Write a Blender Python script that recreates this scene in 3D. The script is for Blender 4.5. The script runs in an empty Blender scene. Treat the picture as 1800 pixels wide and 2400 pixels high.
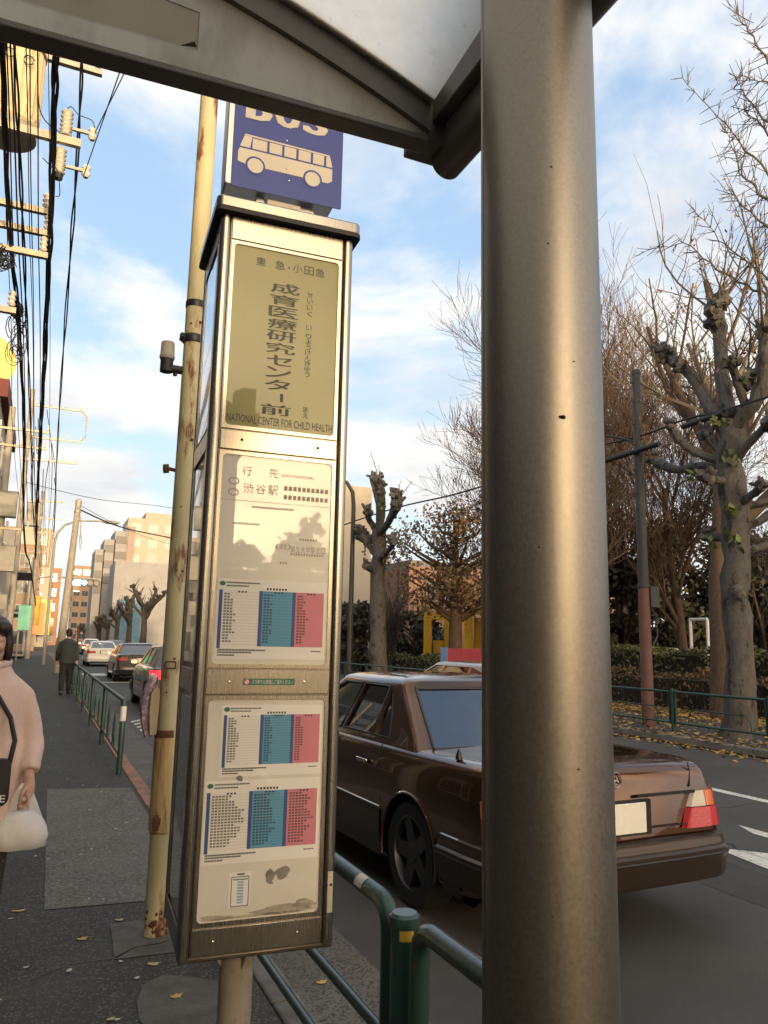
import bpy, bmesh, math, random
import numpy as np
from mathutils import Vector, Matrix
S = bpy.context.scene
COL = S.collection
rad = math.radians

# ---------------------------------------------------------------- camera
EYE = Vector((0, 0, 1.5))
RC = Matrix(((0.9138, -0.0867, -0.3968), (-0.4057, -0.1461, -0.9023), (0.0202, 0.9855, -0.1687)))
cam_data = bpy.data.cameras.new('camera')
cam = bpy.data.objects.new('camera', cam_data)
COL.objects.link(cam)
cam_data.sensor_fit = 'VERTICAL'
cam_data.sensor_height = 36.0
cam_data.lens = 27.0
cam_data.clip_start = 0.05
cam_data.clip_end = 3000
cx_ = RC.col[0].normalized(); cz_ = cx_.cross(RC.col[1]).normalized(); cy_ = cz_.cross(cx_)
cam.matrix_world = Matrix.Translation(EYE) @ Matrix((cx_, cy_, cz_)).transposed().to_4x4()
S.camera = cam

# ---------------------------------------------------------------- sky, sun, exposure
SUN_AZ, SUN_EL = 178.0, 3.6          # azimuth clockwise from the street direction (+Y)
sun_dir = Vector((math.sin(rad(SUN_AZ)) * math.cos(rad(SUN_EL)), math.cos(rad(SUN_AZ)) * math.cos(rad(SUN_EL)), math.sin(rad(SUN_EL))))
W = bpy.data.worlds.new('World'); S.world = W; W.use_nodes = True
wn, wl = W.node_tree.nodes, W.node_tree.links
wn.clear()
def WN(t, **k):
    n = wn.new(t)
    for a, b in k.items(): setattr(n, a, b)
    return n
def wmath(op, a, b=None, c=None):
    n = WN('ShaderNodeMath', operation=op)
    for i, v in enumerate((a, b, c)):
        if v is None: continue
        if isinstance(v, (int, float)): n.inputs[i].default_value = v
        else: wl.new(v, n.inputs[i])
    return n.outputs[0]
def wmix(fac, a, b, mode='MIX'):
    n = WN('ShaderNodeMix', data_type='RGBA', blend_type=mode)
    for k, v in ((0, fac), (6, a), (7, b)):
        if isinstance(v, (int, float)): n.inputs[k].default_value = v
        elif isinstance(v, tuple): n.inputs[k].default_value = v
        else: wl.new(v, n.inputs[k])
    return n.outputs[2]
sky = WN('ShaderNodeTexSky', sky_type='NISHITA', sun_disc=False)
sky.sun_elevation = rad(SUN_EL); sky.sun_rotation = rad(SUN_AZ)
sky.air_density = 1.0; sky.dust_density = 1.2; sky.ozone_density = 1.5
tc = WN('ShaderNodeTexCoord')
sep = WN('ShaderNodeSeparateXYZ'); wl.new(tc.outputs['Generated'], sep.inputs[0])
zc = wmath('ADD', wmath('MAXIMUM', sep.outputs[2], 0.0), 0.16)
comb = WN('ShaderNodeCombineXYZ')
wl.new(wmath('DIVIDE', sep.outputs[0], zc), comb.inputs[0]); wl.new(wmath('DIVIDE', sep.outputs[1], zc), comb.inputs[1])
comb.inputs[2].default_value = 5.1
nz = WN('ShaderNodeTexNoise'); nz.inputs['Scale'].default_value = 1.15; nz.inputs['Detail'].default_value = 9; nz.inputs['Roughness'].default_value = 0.56; nz.inputs['Distortion'].default_value = 0.25
wl.new(comb.outputs[0], nz.inputs['Vector'])
ramp = WN('ShaderNodeValToRGB'); ramp.color_ramp.elements[0].position = 0.405; ramp.color_ramp.elements[1].position = 0.56
ramp.color_ramp.interpolation = 'EASE'
wl.new(nz.outputs['Fac'], ramp.inputs[0])
nz2 = WN('ShaderNodeTexNoise'); nz2.inputs['Scale'].default_value = 2.6; nz2.inputs['Detail'].default_value = 6
wl.new(comb.outputs[0], nz2.inputs['Vector'])
# low altitude: a soft veil near the horizon
veil = wmath('POWER', wmath('SUBTRACT', 1.0, wmath('MAXIMUM', sep.outputs[2], 0.0)), 7.0)
mask = wmath('MINIMUM', wmath('ADD', ramp.outputs[0], wmath('MULTIPLY', veil, 0.65)), 1.0)
# nearness to the sun
dotn = WN('ShaderNodeVectorMath', operation='DOT_PRODUCT'); wl.new(tc.outputs['Generated'], dotn.inputs[0])
gdir = Vector((math.sin(rad(SUN_AZ)) * math.cos(rad(11)), math.cos(rad(SUN_AZ)) * math.cos(rad(11)), math.sin(rad(11))))
dotn.inputs[1].default_value = gdir
glow = wmath('POWER', wmath('MAXIMUM', dotn.outputs['Value'], 0.0), 30.0)
SKYGAIN, CLOUD, GLOW = 5.0, 9.4, 165.0
nis = wmix(1.0, sky.outputs[0], (SKYGAIN, SKYGAIN, SKYGAIN, 1), 'MULTIPLY')
blue = wmix(0.62, nis, (4.3, 6.0, 8.6, 1))
shade = wmix(wmath('MULTIPLY', wmath('SUBTRACT', nz2.outputs['Fac'], 0.25), 1.9), (CLOUD * 0.68, CLOUD * 0.71, CLOUD * 0.76, 1), (CLOUD * 1.22, CLOUD * 1.16, CLOUD * 1.06, 1))
skyc = wmix(wmath('MULTIPLY', veil, 0.7), wmix(mask, blue, shade), (7.6, 7.5, 7.4, 1))
gl = wmix(1.0, (GLOW * 1.0, GLOW * 0.66, GLOW * 0.27, 1), WN('ShaderNodeCombineColor').outputs[0], 'MULTIPLY')
gm = WN('ShaderNodeVectorMath', operation='SCALE'); gm.inputs[0].default_value = (GLOW, GLOW * 0.73, GLOW * 0.40); wl.new(glow, gm.inputs['Scale'])
gcl = WN('ShaderNodeVectorMath', operation='SCALE'); wl.new(gm.outputs[0], gcl.inputs[0]); wl.new(wmath('ADD', wmath('MULTIPLY', nz2.outputs['Fac'], 1.2), 0.3), gcl.inputs['Scale'])
# the broad warm band of evening sky low on the sun's side
hx = wmath('ADD', wmath('MULTIPLY', sep.outputs[0], math.sin(rad(SUN_AZ))), wmath('MULTIPLY', sep.outputs[1], math.cos(rad(SUN_AZ))))
hz_ = wmath('POWER', wmath('MAXIMUM', hx, 0.0), 1.6)
vb = wmath('POWER', wmath('MAXIMUM', wmath('SUBTRACT', 1.0, wmath('DIVIDE', wmath('ABSOLUTE', wmath('SUBTRACT', sep.outputs[2], 0.20)), 0.26)), 0.0), 1.4)
bandv = WN('ShaderNodeVectorMath', operation='SCALE'); bandv.inputs[0].default_value = (32.0, 22.0, 12.5); wl.new(wmath('MULTIPLY', hz_, vb), bandv.inputs['Scale'])
skyc = wmix(1.0, skyc, bandv.outputs[0], 'ADD')
tot = wmix(1.0, skyc, gcl.outputs[0], 'ADD')
bg = WN('ShaderNodeBackground'); bg.inputs['Strength'].default_value = 0.1
wl.new(tot, bg.inputs['Color'])
out = WN('ShaderNodeOutputWorld'); wl.new(bg.outputs[0], out.inputs[0])

sl = bpy.data.lights.new('sun', 'SUN'); sl.energy = 3.6; sl.angle = rad(0.6); sl.color = (1.0, 0.72, 0.42)
so = bpy.data.objects.new('sun', sl); COL.objects.link(so)
so.rotation_euler = (-sun_dir).to_track_quat('-Z', 'Y').to_euler()
so.location = (0, -30, 30)

S.render.engine = 'CYCLES'
S.view_settings.view_transform = 'Standard'
S.view_settings.look = 'None'
S.view_settings.exposure = 0.24
S.view_settings.gamma = 1.0
S.view_settings.use_curve_mapping = False
S.cycles.max_bounces = 8; S.cycles.transparent_max_bounces = 12
S.cycles.sample_clamp_indirect = 4.0

# ---------------------------------------------------------------- ray helpers: a pixel of the 1800x2400 photograph to a world point
def ray(px, py):
    v = cx_ * (px - 900) + cy_ * (1200 - py) - cz_ * 1800
    return v.normalized()
def onz(px, py, z=0.0):
    d = ray(px, py); return EYE + d * ((z - EYE.z) / d.z)
def onX(px, py, X):
    d = ray(px, py); return EYE + d * (X / d.x)
def onY(px, py, Y):
    d = ray(px, py); return EYE + d * (Y / d.y)

# ---------------------------------------------------------------- materials
MATS = {}
def mat(name, base, rough=0.6, metal=0.0, var=0.0, scale=8.0, detail=4, bump=0.0, bscale=None, coat=0.0, ior=1.45, spec=0.5, dirt=None, dscale=2.0, dlo=0.55, dhi=0.7, stretch=None, aniso=0.0, rvar=0.0, emit=None, estr=0.0, alpha=1.0, trans=0.0, subsurf=0.0):
    """procedural Principled material: base colour broken up by noise, optional stains (dirt), bump and roughness variation"""
    m = bpy.data.materials.new(name); m.use_nodes = True
    nt = m.node_tree; b = nt.nodes['Principled BSDF']
    b.inputs['Roughness'].default_value = rough; b.inputs['Metallic'].default_value = metal
    b.inputs['IOR'].default_value = ior; b.inputs['Coat Weight'].default_value = coat; b.inputs['Coat Roughness'].default_value = 0.02
    b.inputs['Alpha'].default_value = alpha; b.inputs['Transmission Weight'].default_value = trans
    b.inputs['Anisotropic'].default_value = aniso
    if emit: b.inputs['Emission Color'].default_value = (*emit, 1); b.inputs['Emission Strength'].default_value = estr
    c4 = (*base, 1)
    b.inputs['Base Color'].default_value = c4
    if subsurf: b.inputs['Subsurface Weight'].default_value = subsurf; b.inputs['Subsurface Radius'].default_value = (0.01, 0.005, 0.003)
    t = nt.nodes.new('ShaderNodeTexCoord'); vec = t.outputs['Object']
    if stretch:
        mp = nt.nodes.new('ShaderNodeMapping'); mp.inputs['Scale'].default_value = stretch; nt.links.new(vec, mp.inputs[0]); vec = mp.outputs[0]
    n = nt.nodes.new('ShaderNodeTexNoise'); n.inputs['Scale'].default_value = scale; n.inputs['Detail'].default_value = detail; n.inputs['Roughness'].default_value = 0.6
    nt.links.new(vec, n.inputs['Vector'])
    cur = None
    if var:
        mx = nt.nodes.new('ShaderNodeMix'); mx.data_type = 'RGBA'
        mx.inputs[6].default_value = (*[max(0, c * (1 - var)) for c in base], 1); mx.inputs[7].default_value = (*[min(1, c * (1 + var)) for c in base], 1)
        r = nt.nodes.new('ShaderNodeValToRGB'); r.color_ramp.elements[0].position = 0.3; r.color_ramp.elements[1].position = 0.7
        nt.links.new(n.outputs['Fac'], r.inputs[0]); nt.links.new(r.outputs[0], mx.inputs[0]); cur = mx.outputs[2]
    if dirt:
        n2 = nt.nodes.new('ShaderNodeTexNoise'); n2.inputs['Scale'].default_value = dscale; n2.inputs['Detail'].default_value = 7; n2.inputs['Roughness'].default_value = 0.65
        nt.links.new(vec, n2.inputs['Vector'])
        r2 = nt.nodes.new('ShaderNodeValToRGB'); r2.color_ramp.elements[0].position = dlo; r2.color_ramp.elements[1].position = dhi
        nt.links.new(n2.outputs['Fac'], r2.inputs[0])
        m2 = nt.nodes.new('ShaderNodeMix'); m2.data_type = 'RGBA'
        if cur: nt.links.new(cur, m2.inputs[6])
        else: m2.inputs[6].default_value = c4
        m2.inputs[7].default_value = (*dirt, 1)
        nt.links.new(r2.outputs[0], m2.inputs[0]); cur = m2.outputs[2]
    if cur: nt.links.new(cur, b.inputs['Base Color'])
    if rvar:
        mr = nt.nodes.new('ShaderNodeMapRange'); mr.inputs[3].default_value = max(0.01, rough - rvar); mr.inputs[4].default_value = rough + rvar
        nt.links.new(n.outputs['Fac'], mr.inputs[0]); nt.links.new(mr.outputs[0], b.inputs['Roughness'])
    if bump:
        nb = nt.nodes.new('ShaderNodeTexNoise'); nb.inputs['Scale'].default_value = bscale or scale * 3; nb.inputs['Detail'].default_value = 5
        nt.links.new(vec, nb.inputs['Vector'])
        bp = nt.nodes.new('ShaderNodeBump'); bp.inputs['Strength'].default_value = bump; bp.inputs['Distance'].default_value = 0.01
        nt.links.new(nb.outputs['Fac'], bp.inputs['Height']); nt.links.new(bp.outputs[0], b.inputs['Normal'])
    MATS[name] = m
    return m

# ---------------------------------------------------------------- mesh building
class MB:
    def __init__(s): s.v = []; s.f = []
    def add(s, vs, fs):
        o = len(s.v); s.v += [tuple(p) for p in vs]; s.f += [tuple(i + o for i in f) for f in fs]
    def box(s, c, d, rz=0.0, M=None):
        hx, hy, hz = d[0] / 2, d[1] / 2, d[2] / 2
        R = Matrix.Rotation(rz, 3, 'Z') if M is None else M
        vs = [Vector(c) + R @ Vector((x, y, z)) for x in (-hx, hx) for y in (-hy, hy) for z in (-hz, hz)]
        s.add(vs, [(0, 1, 3, 2), (4, 6, 7, 5), (0, 4, 5, 1), (2, 3, 7, 6), (0, 2, 6, 4), (1, 5, 7, 3)])
    def bar(s, a, b, w, h=None):
        a, b = Vector(a), Vector(b); d = (b - a); L = d.length; d.normalize()
        up = Vector((0, 0, 1)) if abs(d.z) < 0.95 else Vector((0, 1, 0))
        x = d.cross(up).normalized(); z = x.cross(d)
        s.box((a + b) / 2, (w, L, h or w), M=Matrix((x, d, z)).transposed())
    def tube(s, pts, r, n=8, cap=True):
        pts = [Vector(p) for p in pts]; m = len(pts)
        if not hasattr(r, '__len__'): r = [r] * m
        o = len(s.v); x = None
        for i, p in enumerate(pts):
            d = (pts[min(i + 1, m - 1)] - pts[max(i - 1, 0)])
            if d.length < 1e-9: d = Vector((0, 0, 1))
            d.normalize()
            if x is None:
                x = d.orthogonal().normalized()
            else:
                x = (x - d * x.dot(d))
                x = x.normalized() if x.length > 1e-6 else d.orthogonal().normalized()
            y = d.cross(x)
            for k in range(n):
                a = 2 * math.pi * k / n
                s.v.append(tuple(p + (x * math.cos(a) + y * math.sin(a)) * r[i]))
        for i in range(m - 1):
            for k in range(n):
                a = o + i * n + k; b = o + i * n + (k + 1) % n
                s.f.append((a, b, b + n, a + n))
        if cap:
            s.f.append(tuple(o + k for k in reversed(range(n)))); s.f.append(tuple(o + (m - 1) * n + k for k in range(n)))
    def lathe(s, prof, n=24, c=(0, 0, 0), M=None, cap=True):
        o = len(s.v); c = Vector(c); M = M or Matrix.Identity(3)
        for r, z in prof:
            for k in range(n):
                a = 2 * math.pi * k / n
                s.v.append(tuple(c + M @ Vector((r * math.cos(a), r * math.sin(a), z))))
        for i in range(len(prof) - 1):
            for k in range(n):
                a = o + i * n + k; b = o + i * n + (k + 1) % n
                s.f.append((a, b, b + n, a + n))
        if cap and prof[0][0] > 1e-6: s.f.append(tuple(o + k for k in reversed(range(n))))
        if cap and prof[-1][0] > 1e-6: s.f.append(tuple(o + (len(prof) - 1) * n + k for k in range(n)))
    def loft(s, rings, cap=True, closed=True):
        o = len(s.v); n = len(rings[0])
        for r in rings: s.v += [tuple(p) for p in r]
        for i in range(len(rings) - 1):
            for k in range(n if closed else n - 1):
                a = o + i * n + k; b = o + i * n + (k + 1) % n
                s.f.append((a, b, b + n, a + n))
        if cap and closed:
            s.f.append(tuple(o + k for k in reversed(range(n)))); s.f.append(tuple(o + (len(rings) - 1) * n + k for k in range(n)))
    def prism(s, poly, d, fn=None):
        """poly: list of (a,b); extruded by d along the third axis; fn maps (a,b,c) to a point"""
        fn = fn or (lambda a, b, c: (a, c, b)); n = len(poly)
        s.add([fn(a, b, 0) for a, b in poly] + [fn(a, b, d) for a, b in poly],
              [tuple(range(n)), tuple(range(2 * n - 1, n - 1, -1))] + [(k, k + n, (k + 1) % n + n, (k + 1) % n) for k in range(n)])
    def quad(s, a, b, c, d): s.add([a, b, c, d], [(0, 1, 2, 3)])
    def blob(s, c, r, n=8, m=6, seed=0, amp=0.25, sc=(1, 1, 1)):
        rg = random.Random(seed); o = len(s.v); c = Vector(c)
        s.v.append(tuple(c + Vector((0, 0, -r * sc[2]))))
        for i in range(1, m):
            t = math.pi * i / m
            for k in range(n):
                a = 2 * math.pi * k / n; q = r * (1 + rg.uniform(-amp, amp))
                s.v.append(tuple(c + Vector((q * sc[0] * math.sin(t) * math.cos(a), q * sc[1] * math.sin(t) * math.sin(a), -q * sc[2] * math.cos(t)))))
        s.v.append(tuple(c + Vector((0, 0, r * sc[2])))); e = len(s.v) - 1
        for k in range(n):
            s.f.append((o, o + 1 + (k + 1) % n, o + 1 + k))
            s.f.append((e, e - n + k, e - n + (k + 1) % n))
        for i in range(m - 2):
            for k in range(n):
                a = o + 1 + i * n + k; b = o + 1 + i * n + (k + 1) % n
                s.f.append((a, b, b + n, a + n))
    def leaf(s, p, size, rg, asp=0.7):
        u = Vector((rg.gauss(0, 1), rg.gauss(0, 1), rg.gauss(0, 1))).normalized(); w = u.orthogonal().normalized()
        w = Matrix.Rotation(rg.uniform(0, 6.28), 3, u) @ w; q = u.cross(w)
        p = Vector(p); a = w * size; b = q * size * asp
        s.add([p - a, p - b * 0.9, p + a, p + b * 0.9], [(0, 1, 2, 3)])
    def xf(s, M):
        s.v = [tuple(M @ Vector(p)) for p in s.v]; return s
    def mesh(s, name, m=None, smooth=None, norm=False):
        me = bpy.data.meshes.new(name); me.from_pydata(s.v, [], s.f)
        if m: me.materials.append(m)
        me.validate()
        if norm:
            bm = bmesh.new(); bm.from_mesh(me); bmesh.ops.recalc_face_normals(bm, faces=bm.faces); bm.to_mesh(me); bm.free()
        if smooth is not None:
            me.shade_smooth()
            if smooth < 180: me.set_sharp_from_angle(angle=rad(smooth))
        me.update(); return me
    def build(s, name, m, parent=None, smooth=35, bevel=0.0, norm=True, seg=2):
        me = s.mesh(name, m, smooth, norm)
        o = bpy.data.objects.new(name, me); COL.objects.link(o)
        if parent: o.parent = parent
        if bevel:
            b = o.modifiers.new('bevel', 'BEVEL'); b.width = bevel; b.segments = seg; b.limit_method = 'ANGLE'; b.angle_limit = rad(40)
        return o
def tag(o, label, cat, group=None):
    o['label'] = label; o['category'] = cat
    if group: o['group'] = group
    return o
def thing(name, label, cat, loc=(0, 0, 0), rz=0.0, group=None):
    o = bpy.data.objects.new(name, None); COL.objects.link(o); o.empty_display_size = 0.2
    o.location = loc; o.rotation_euler = (0, 0, rz)
    return tag(o, label, cat, group)
def struct(o): o['kind'] = 'structure'; return o
def stuff(o, label=None, cat=None):
    o['kind'] = 'stuff'
    if label: o['label'] = label; o['category'] = cat
    return o
def copy_tree(o, parent=None):
    c = o.copy(); COL.objects.link(c)
    if parent: c.parent = parent
    for ch in [k for k in o.children]: copy_tree(ch, c)
    return c
def rrect(w, h, r, n=4, cx=0.0, cy=0.0):
    pts = []
    for sx, sy, a0 in ((1, 1, 0), (-1, 1, 90), (-1, -1, 180), (1, -1, 270)):
        for k in range(n + 1):
            a = rad(a0 + 90 * k / n); pts.append((cx + sx * (w / 2 - r) + r * math.cos(a), cy + sy * (h / 2 - r) + r * math.sin(a)))
    return pts
def text_mb(body, w=None, h=None, align='CENTER', space=1.0):
    """letters as faces in the XY plane, scaled to width w and height h, centred on the origin"""
    c = bpy.data.curves.new('letters', 'FONT'); c.body = body; c.space_character = space; c.resolution_u = 2
    o = bpy.data.objects.new('letters', c); COL.objects.link(o)
    dg = bpy.context.evaluated_depsgraph_get(); me = bpy.data.meshes.new_from_object(o.evaluated_get(dg))
    b = MB(); vs = [v.co.copy() for v in me.vertices]; fs = [tuple(p.vertices) for p in me.polygons]
    bpy.data.objects.remove(o); bpy.data.curves.remove(c); bpy.data.meshes.remove(me)
    if not vs: return b
    x0, x1 = min(v.x for v in vs), max(v.x for v in vs); y0, y1 = min(v.y for v in vs), max(v.y for v in vs)
    sx = (w / (x1 - x0)) if w else (h / (y1 - y0)); sy = (h / (y1 - y0)) if h else sx
    b.add([((v.x - (x0 + x1) / 2) * sx, (v.y - (y0 + y1) / 2) * sy, 0) for v in vs], fs)
    return b
def merge(*mbs):
    r = MB()
    for b in mbs: r.add(b.v, b.f)
    return r
def boolean(o, cutter_mbs, op='DIFFERENCE', solver='EXACT'):
    """cut cutter volumes out of o and bake the result into its mesh"""
    tmp = []
    for b in cutter_mbs:
        c = bpy.data.objects.new('cutter', b.mesh('cutter', norm=True)); COL.objects.link(c); c.parent = o.parent
        md = o.modifiers.new('cut', 'BOOLEAN'); md.operation = op; md.object = c; md.solver = solver; tmp.append(c)
    bpy.context.view_layer.update()
    dg = bpy.context.evaluated_depsgraph_get(); me = bpy.data.meshes.new_from_object(o.evaluated_get(dg))
    o.modifiers.clear(); old = o.data; o.data = me; me.name = old.name
    for c in tmp: bpy.data.objects.remove(c)
    return o
# ================================================================ the setting: ground, road, pavements, markings
ROAD_Z = -0.12
m_asphalt = mat('road asphalt', (0.052, 0.050, 0.046), 0.75, var=0.22, scale=1.2, detail=9, bump=0.5, bscale=160, dirt=(0.078, 0.074, 0.067), dscale=0.5, dlo=0.5, dhi=0.75)
def asphalt_walk(name, base, speck, sc=130.0, lo=0.66):
    m = mat(name, base, 0.85, var=0.25, scale=2.0, detail=10, bump=0.7, bscale=190)
    nt = m.node_tree; b = nt.nodes['Principled BSDF']; src = b.inputs['Base Color'].links[0].from_socket
    t = nt.nodes.new('ShaderNodeTexCoord'); v = nt.nodes.new('ShaderNodeTexVoronoi'); v.inputs['Scale'].default_value = sc; nt.links.new(t.outputs['Object'], v.inputs['Vector'])
    s2 = nt.nodes.new('ShaderNodeSeparateColor'); nt.links.new(v.outputs['Color'], s2.inputs[0])
    r = nt.nodes.new('ShaderNodeValToRGB'); r.color_ramp.elements[0].position = lo; r.color_ramp.elements[1].position = min(1, lo + 0.22); nt.links.new(s2.outputs[0], r.inputs[0])
    mx = nt.nodes.new('ShaderNodeMix'); mx.data_type = 'RGBA'; nt.links.new(src, mx.inputs[6]); mx.inputs[7].default_value = (*speck, 1); nt.links.new(r.outputs[0], mx.inputs[0])
    nt.links.new(mx.outputs[2], b.inputs['Base Color']); return m
m_walk = asphalt_walk('pavement asphalt', (0.047, 0.044, 0.038), (0.12, 0.112, 0.095), 110, 0.72)
m_patch = asphalt_walk('worn pavement patch', (0.115, 0.106, 0.09), (0.20, 0.19, 0.16), 90, 0.6)
m_conc = asphalt_walk('gutter concrete', (0.125, 0.118, 0.103), (0.05, 0.045, 0.04), 100, 0.62)
m_concp = mat('concrete pad', (0.10, 0.092, 0.078), 0.9, var=0.3, scale=9, detail=8, bump=0.5, bscale=80)
m_kerbtile = mat('terracotta kerb', (0.30, 0.15, 0.085), 0.85, var=0.3, scale=6, bump=0.3, dirt=(0.09, 0.08, 0.07), dscale=3, dlo=0.5, dhi=0.66)
m_paint = mat('road paint', (0.55, 0.54, 0.50), 0.8, var=0.12, scale=5, dirt=(0.07, 0.068, 0.06), dscale=28, dlo=0.56, dhi=0.68)
m_soil = mat('soil', (0.07, 0.052, 0.032), 0.95, var=0.35, scale=3, detail=9, bump=0.8, bscale=40)
m_walk2 = mat('far pavement', (0.055, 0.052, 0.047), 0.85, var=0.25, scale=1.5, detail=8, bump=0.4, bscale=120)
def sheet(name, x0, x1, y0, y1, z, m, th=None):
    b = MB()
    if th: b.box(((x0 + x1) / 2, (y0 + y1) / 2, z - th / 2), (x1 - x0, y1 - y0, th))
    else: b.quad((x0, y0, z), (x1, y0, z), (x1, y1, z), (x0, y1, z))
    return struct(b.build(name, m, smooth=None))
sheet('ground', -900, 900, -600, 1500, -0.22, m_soil)
sheet('road', 1.16, 10.3, -120, 420, ROAD_Z, m_asphalt)
sheet('cross_road', -200, 200, 84, 94, ROAD_Z - 0.004, m_asphalt)
sheet('pavement', -9, 1.02, -120, 83, 0.0, m_walk, 0.2)
sheet('pavement', -9, 1.02, 95, 420, 0.0, m_walk, 0.2)
sheet('pavement', 10.46, 13.2, -120, 83, 0.0, m_walk2, 0.2)
sheet('pavement', 10.46, 13.2, 95, 420, 0.0, m_walk2, 0.2)
kb = MB()
rg = random.Random(3)
y = -8.0; kn = False
while y < 83:
    L = 0.6
    if y > 7.3 and len(kb.v) and not kn:
        struct(kb.build('kerb', mat('kerb concrete', (0.12, 0.112, 0.098), 0.9, var=0.3, scale=5, bump=0.5, bscale=70), smooth=None, bevel=0.012)); kb = MB(); kn = True
    kb.box((1.09, y + L / 2, -0.055), (0.13, L - 0.008, 0.128)); y += L
struct(kb.build('kerb', m_kerbtile, smooth=None, bevel=0.012))
kb = MB(); y = -10.0
while y < 83:
    kb.box((10.38, y + 0.5, -0.055), (0.155, 0.992, 0.126)); y += 1.0
struct(kb.build('kerb', mat('kerb stone', (0.17, 0.16, 0.14), 0.9, var=0.25, scale=4, bump=0.4), smooth=None, bevel=0.02))
gb = MB(); y = -8.0
while y < 83:
    gb.box((1.16 + 0.27, y + 1.0, ROAD_Z - 0.046), (0.54, 1.992, 0.1)); y += 2.0
struct(gb.build('gutter', m_conc, smooth=None))
def gpoly(name, pts, z, m):
    b = MB(); b.add([(p.x, p.y, z) for p in pts], [tuple(range(len(pts)))]); o = b.build(name, m, smooth=None)
    return struct(o)
gpoly('pavement_patch', [Vector((0.16, 4.94, 0)), Vector((0.72, 4.90, 0)), Vector((0.99, 5.0, 0)), Vector((0.99, 8.5, 0)), Vector((0.21, 8.66, 0))], 0.004, m_patch)
gpoly('pavement_patch', [Vector((0.46, 4.1, 0)), Vector((0.82, 4.08, 0)), Vector((0.82, 4.6, 0)), Vector((0.48, 4.58, 0))], 0.004, m_concp)
pp = []
for k in range(14):
    a = 2 * math.pi * k / 14; r_ = 0.29 + 0.04 * math.sin(3 * a + 1) + rg.uniform(-.02, .02); pp.append(Vector((0.70 + 0.75 * r_ * math.cos(a), 3.45 + 1.35 * r_ * math.sin(a), 0)))
gpoly('pavement_patch', pp, 0.004, m_concp)
# road markings (flush painted sheets)
MZ = ROAD_Z + 0.004
def mark(pts): return gpoly('road_marking', [Vector((x, y, 0)) for x, y in pts], MZ, m_paint)
mark([(7.36, -20), (7.50, -20), (7.50, 80), (7.36, 80)])
mark([(6.02, -20), (6.17, -20), (6.17, 5.6), (6.02, 5.3)])
for y0 in (10, 20, 30, 40, 50, 60): mark([(4.62, y0), (4.76, y0), (4.76, y0 + 5), (4.62, y0 + 5)])
q_ = [onz(*p, ROAD_Z) for p in ((1700, 1990), (1800, 2001), (2000, 2030), (2060, 2190), (1800, 2038), (1704, 1999))]
mark([(p.x, p.y) for p in q_])
for k in range(4): mark([(1.80, 14.6 + k * 0.5), (2.12, 15.1 + k * 0.5), (2.12, 15.3 + k * 0.5), (1.80, 14.8 + k * 0.5)])
mark([(2.2, 30.4), (3.6, 30.4), (3.6, 30.8), (2.2, 30.8)])
mark([(1.9, 36.0), (2.9, 36.0), (2.9, 38.0), (1.9, 38.0)])
for k in range(8): mark([(1.8 + k * 1.05, 79), (2.3 + k * 1.05, 79), (2.3 + k * 1.05, 82), (1.8 + k * 1.05, 82)])
m_tar = mat('tar seal', (0.020, 0.019, 0.018), 0.5, var=.3, scale=20)
rt = random.Random(12)
def crack(name, x0, y0, dx, dy, n, w, z, m):
    pts = [(x0, y0)]
    for k in range(n): pts.append((pts[-1][0] + dx + rt.gauss(0, abs(dy) * .35 + .01), pts[-1][1] + dy + rt.gauss(0, abs(dx) * .35 + .01)))
    b = MB(); L, R = [], []
    for i, (x, y) in enumerate(pts):
        a, c = pts[max(0, i - 1)], pts[min(n, i + 1)]; tx, ty = c[0] - a[0], c[1] - a[1]; l = math.hypot(tx, ty); ww = w * rt.uniform(.4, 1.3)
        L.append((x - ty / l * ww, y + tx / l * ww, z)); R.append((x + ty / l * ww, y - tx / l * ww, z))
    m_ = len(L); b.add(L + R, [(i, i + 1, m_ + i + 1, m_ + i) for i in range(m_ - 1)]); return struct(b.build(name, m, smooth=None))
crack('road_crack', 4.6, 1.0, .02, .16, 40, .006, ROAD_Z + .004, m_tar)
crack('road_crack', 5.6, 6.0, .16, .03, 30, .008, ROAD_Z + .004, m_tar)
crack('road_crack', 2.0, 2.4, .05, .14, 30, .005, ROAD_Z + .004, m_tar)
crack('pavement_crack', -.1, 5.9, .03, .12, 26, .004, .0075, m_tar)
crack('pavement_crack', .1, 4.0, .10, .015, 9, .004, .004, m_tar)
gpoly('road_patch', [Vector(p) for p in ((4.4, 3.0, 0), (5.0, 3.0, 0), (5.05, 5.2, 0), (4.42, 5.25, 0))], ROAD_Z + .002, mat('newer road patch', (0.040, 0.039, 0.037), .8, var=.2, scale=3, bump=.5, bscale=150))
# ================================================================ bus stop cabinet
m_steel = mat('brushed steel', (0.31, 0.285, 0.245), 0.27, metal=1.0, var=0.10, scale=3, stretch=(260, 260, 2.0), rvar=0.03)
m_steel_d = mat('bronze steel', (0.17, 0.145, 0.115), 0.34, metal=1.0, var=0.15, scale=4, stretch=(200, 200, 2), rvar=0.03)
m_black = mat('black rubber', (0.012, 0.012, 0.013), 0.6)
m_pole_paint = mat('beige post paint', (0.26, 0.235, 0.185), 0.55, var=0.15, scale=6, dirt=(0.13, 0.11, 0.08), dscale=9, dlo=0.56, dhi=0.72, bump=0.15)
m_olive = mat('olive display sheet', (0.215, 0.20, 0.060), 0.45, var=0.10, scale=1.6, coat=0.35, ior=1.45, dirt=(0.185, 0.175, 0.07), dscale=3)
m_white_sheet = mat('yellowed display sheet', (0.56, 0.525, 0.44), 0.5, var=0.05, scale=2, coat=1.0, ior=1.6, dirt=(0.42, 0.385, 0.31), dscale=4.0, dlo=0.58, dhi=0.8)
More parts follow.
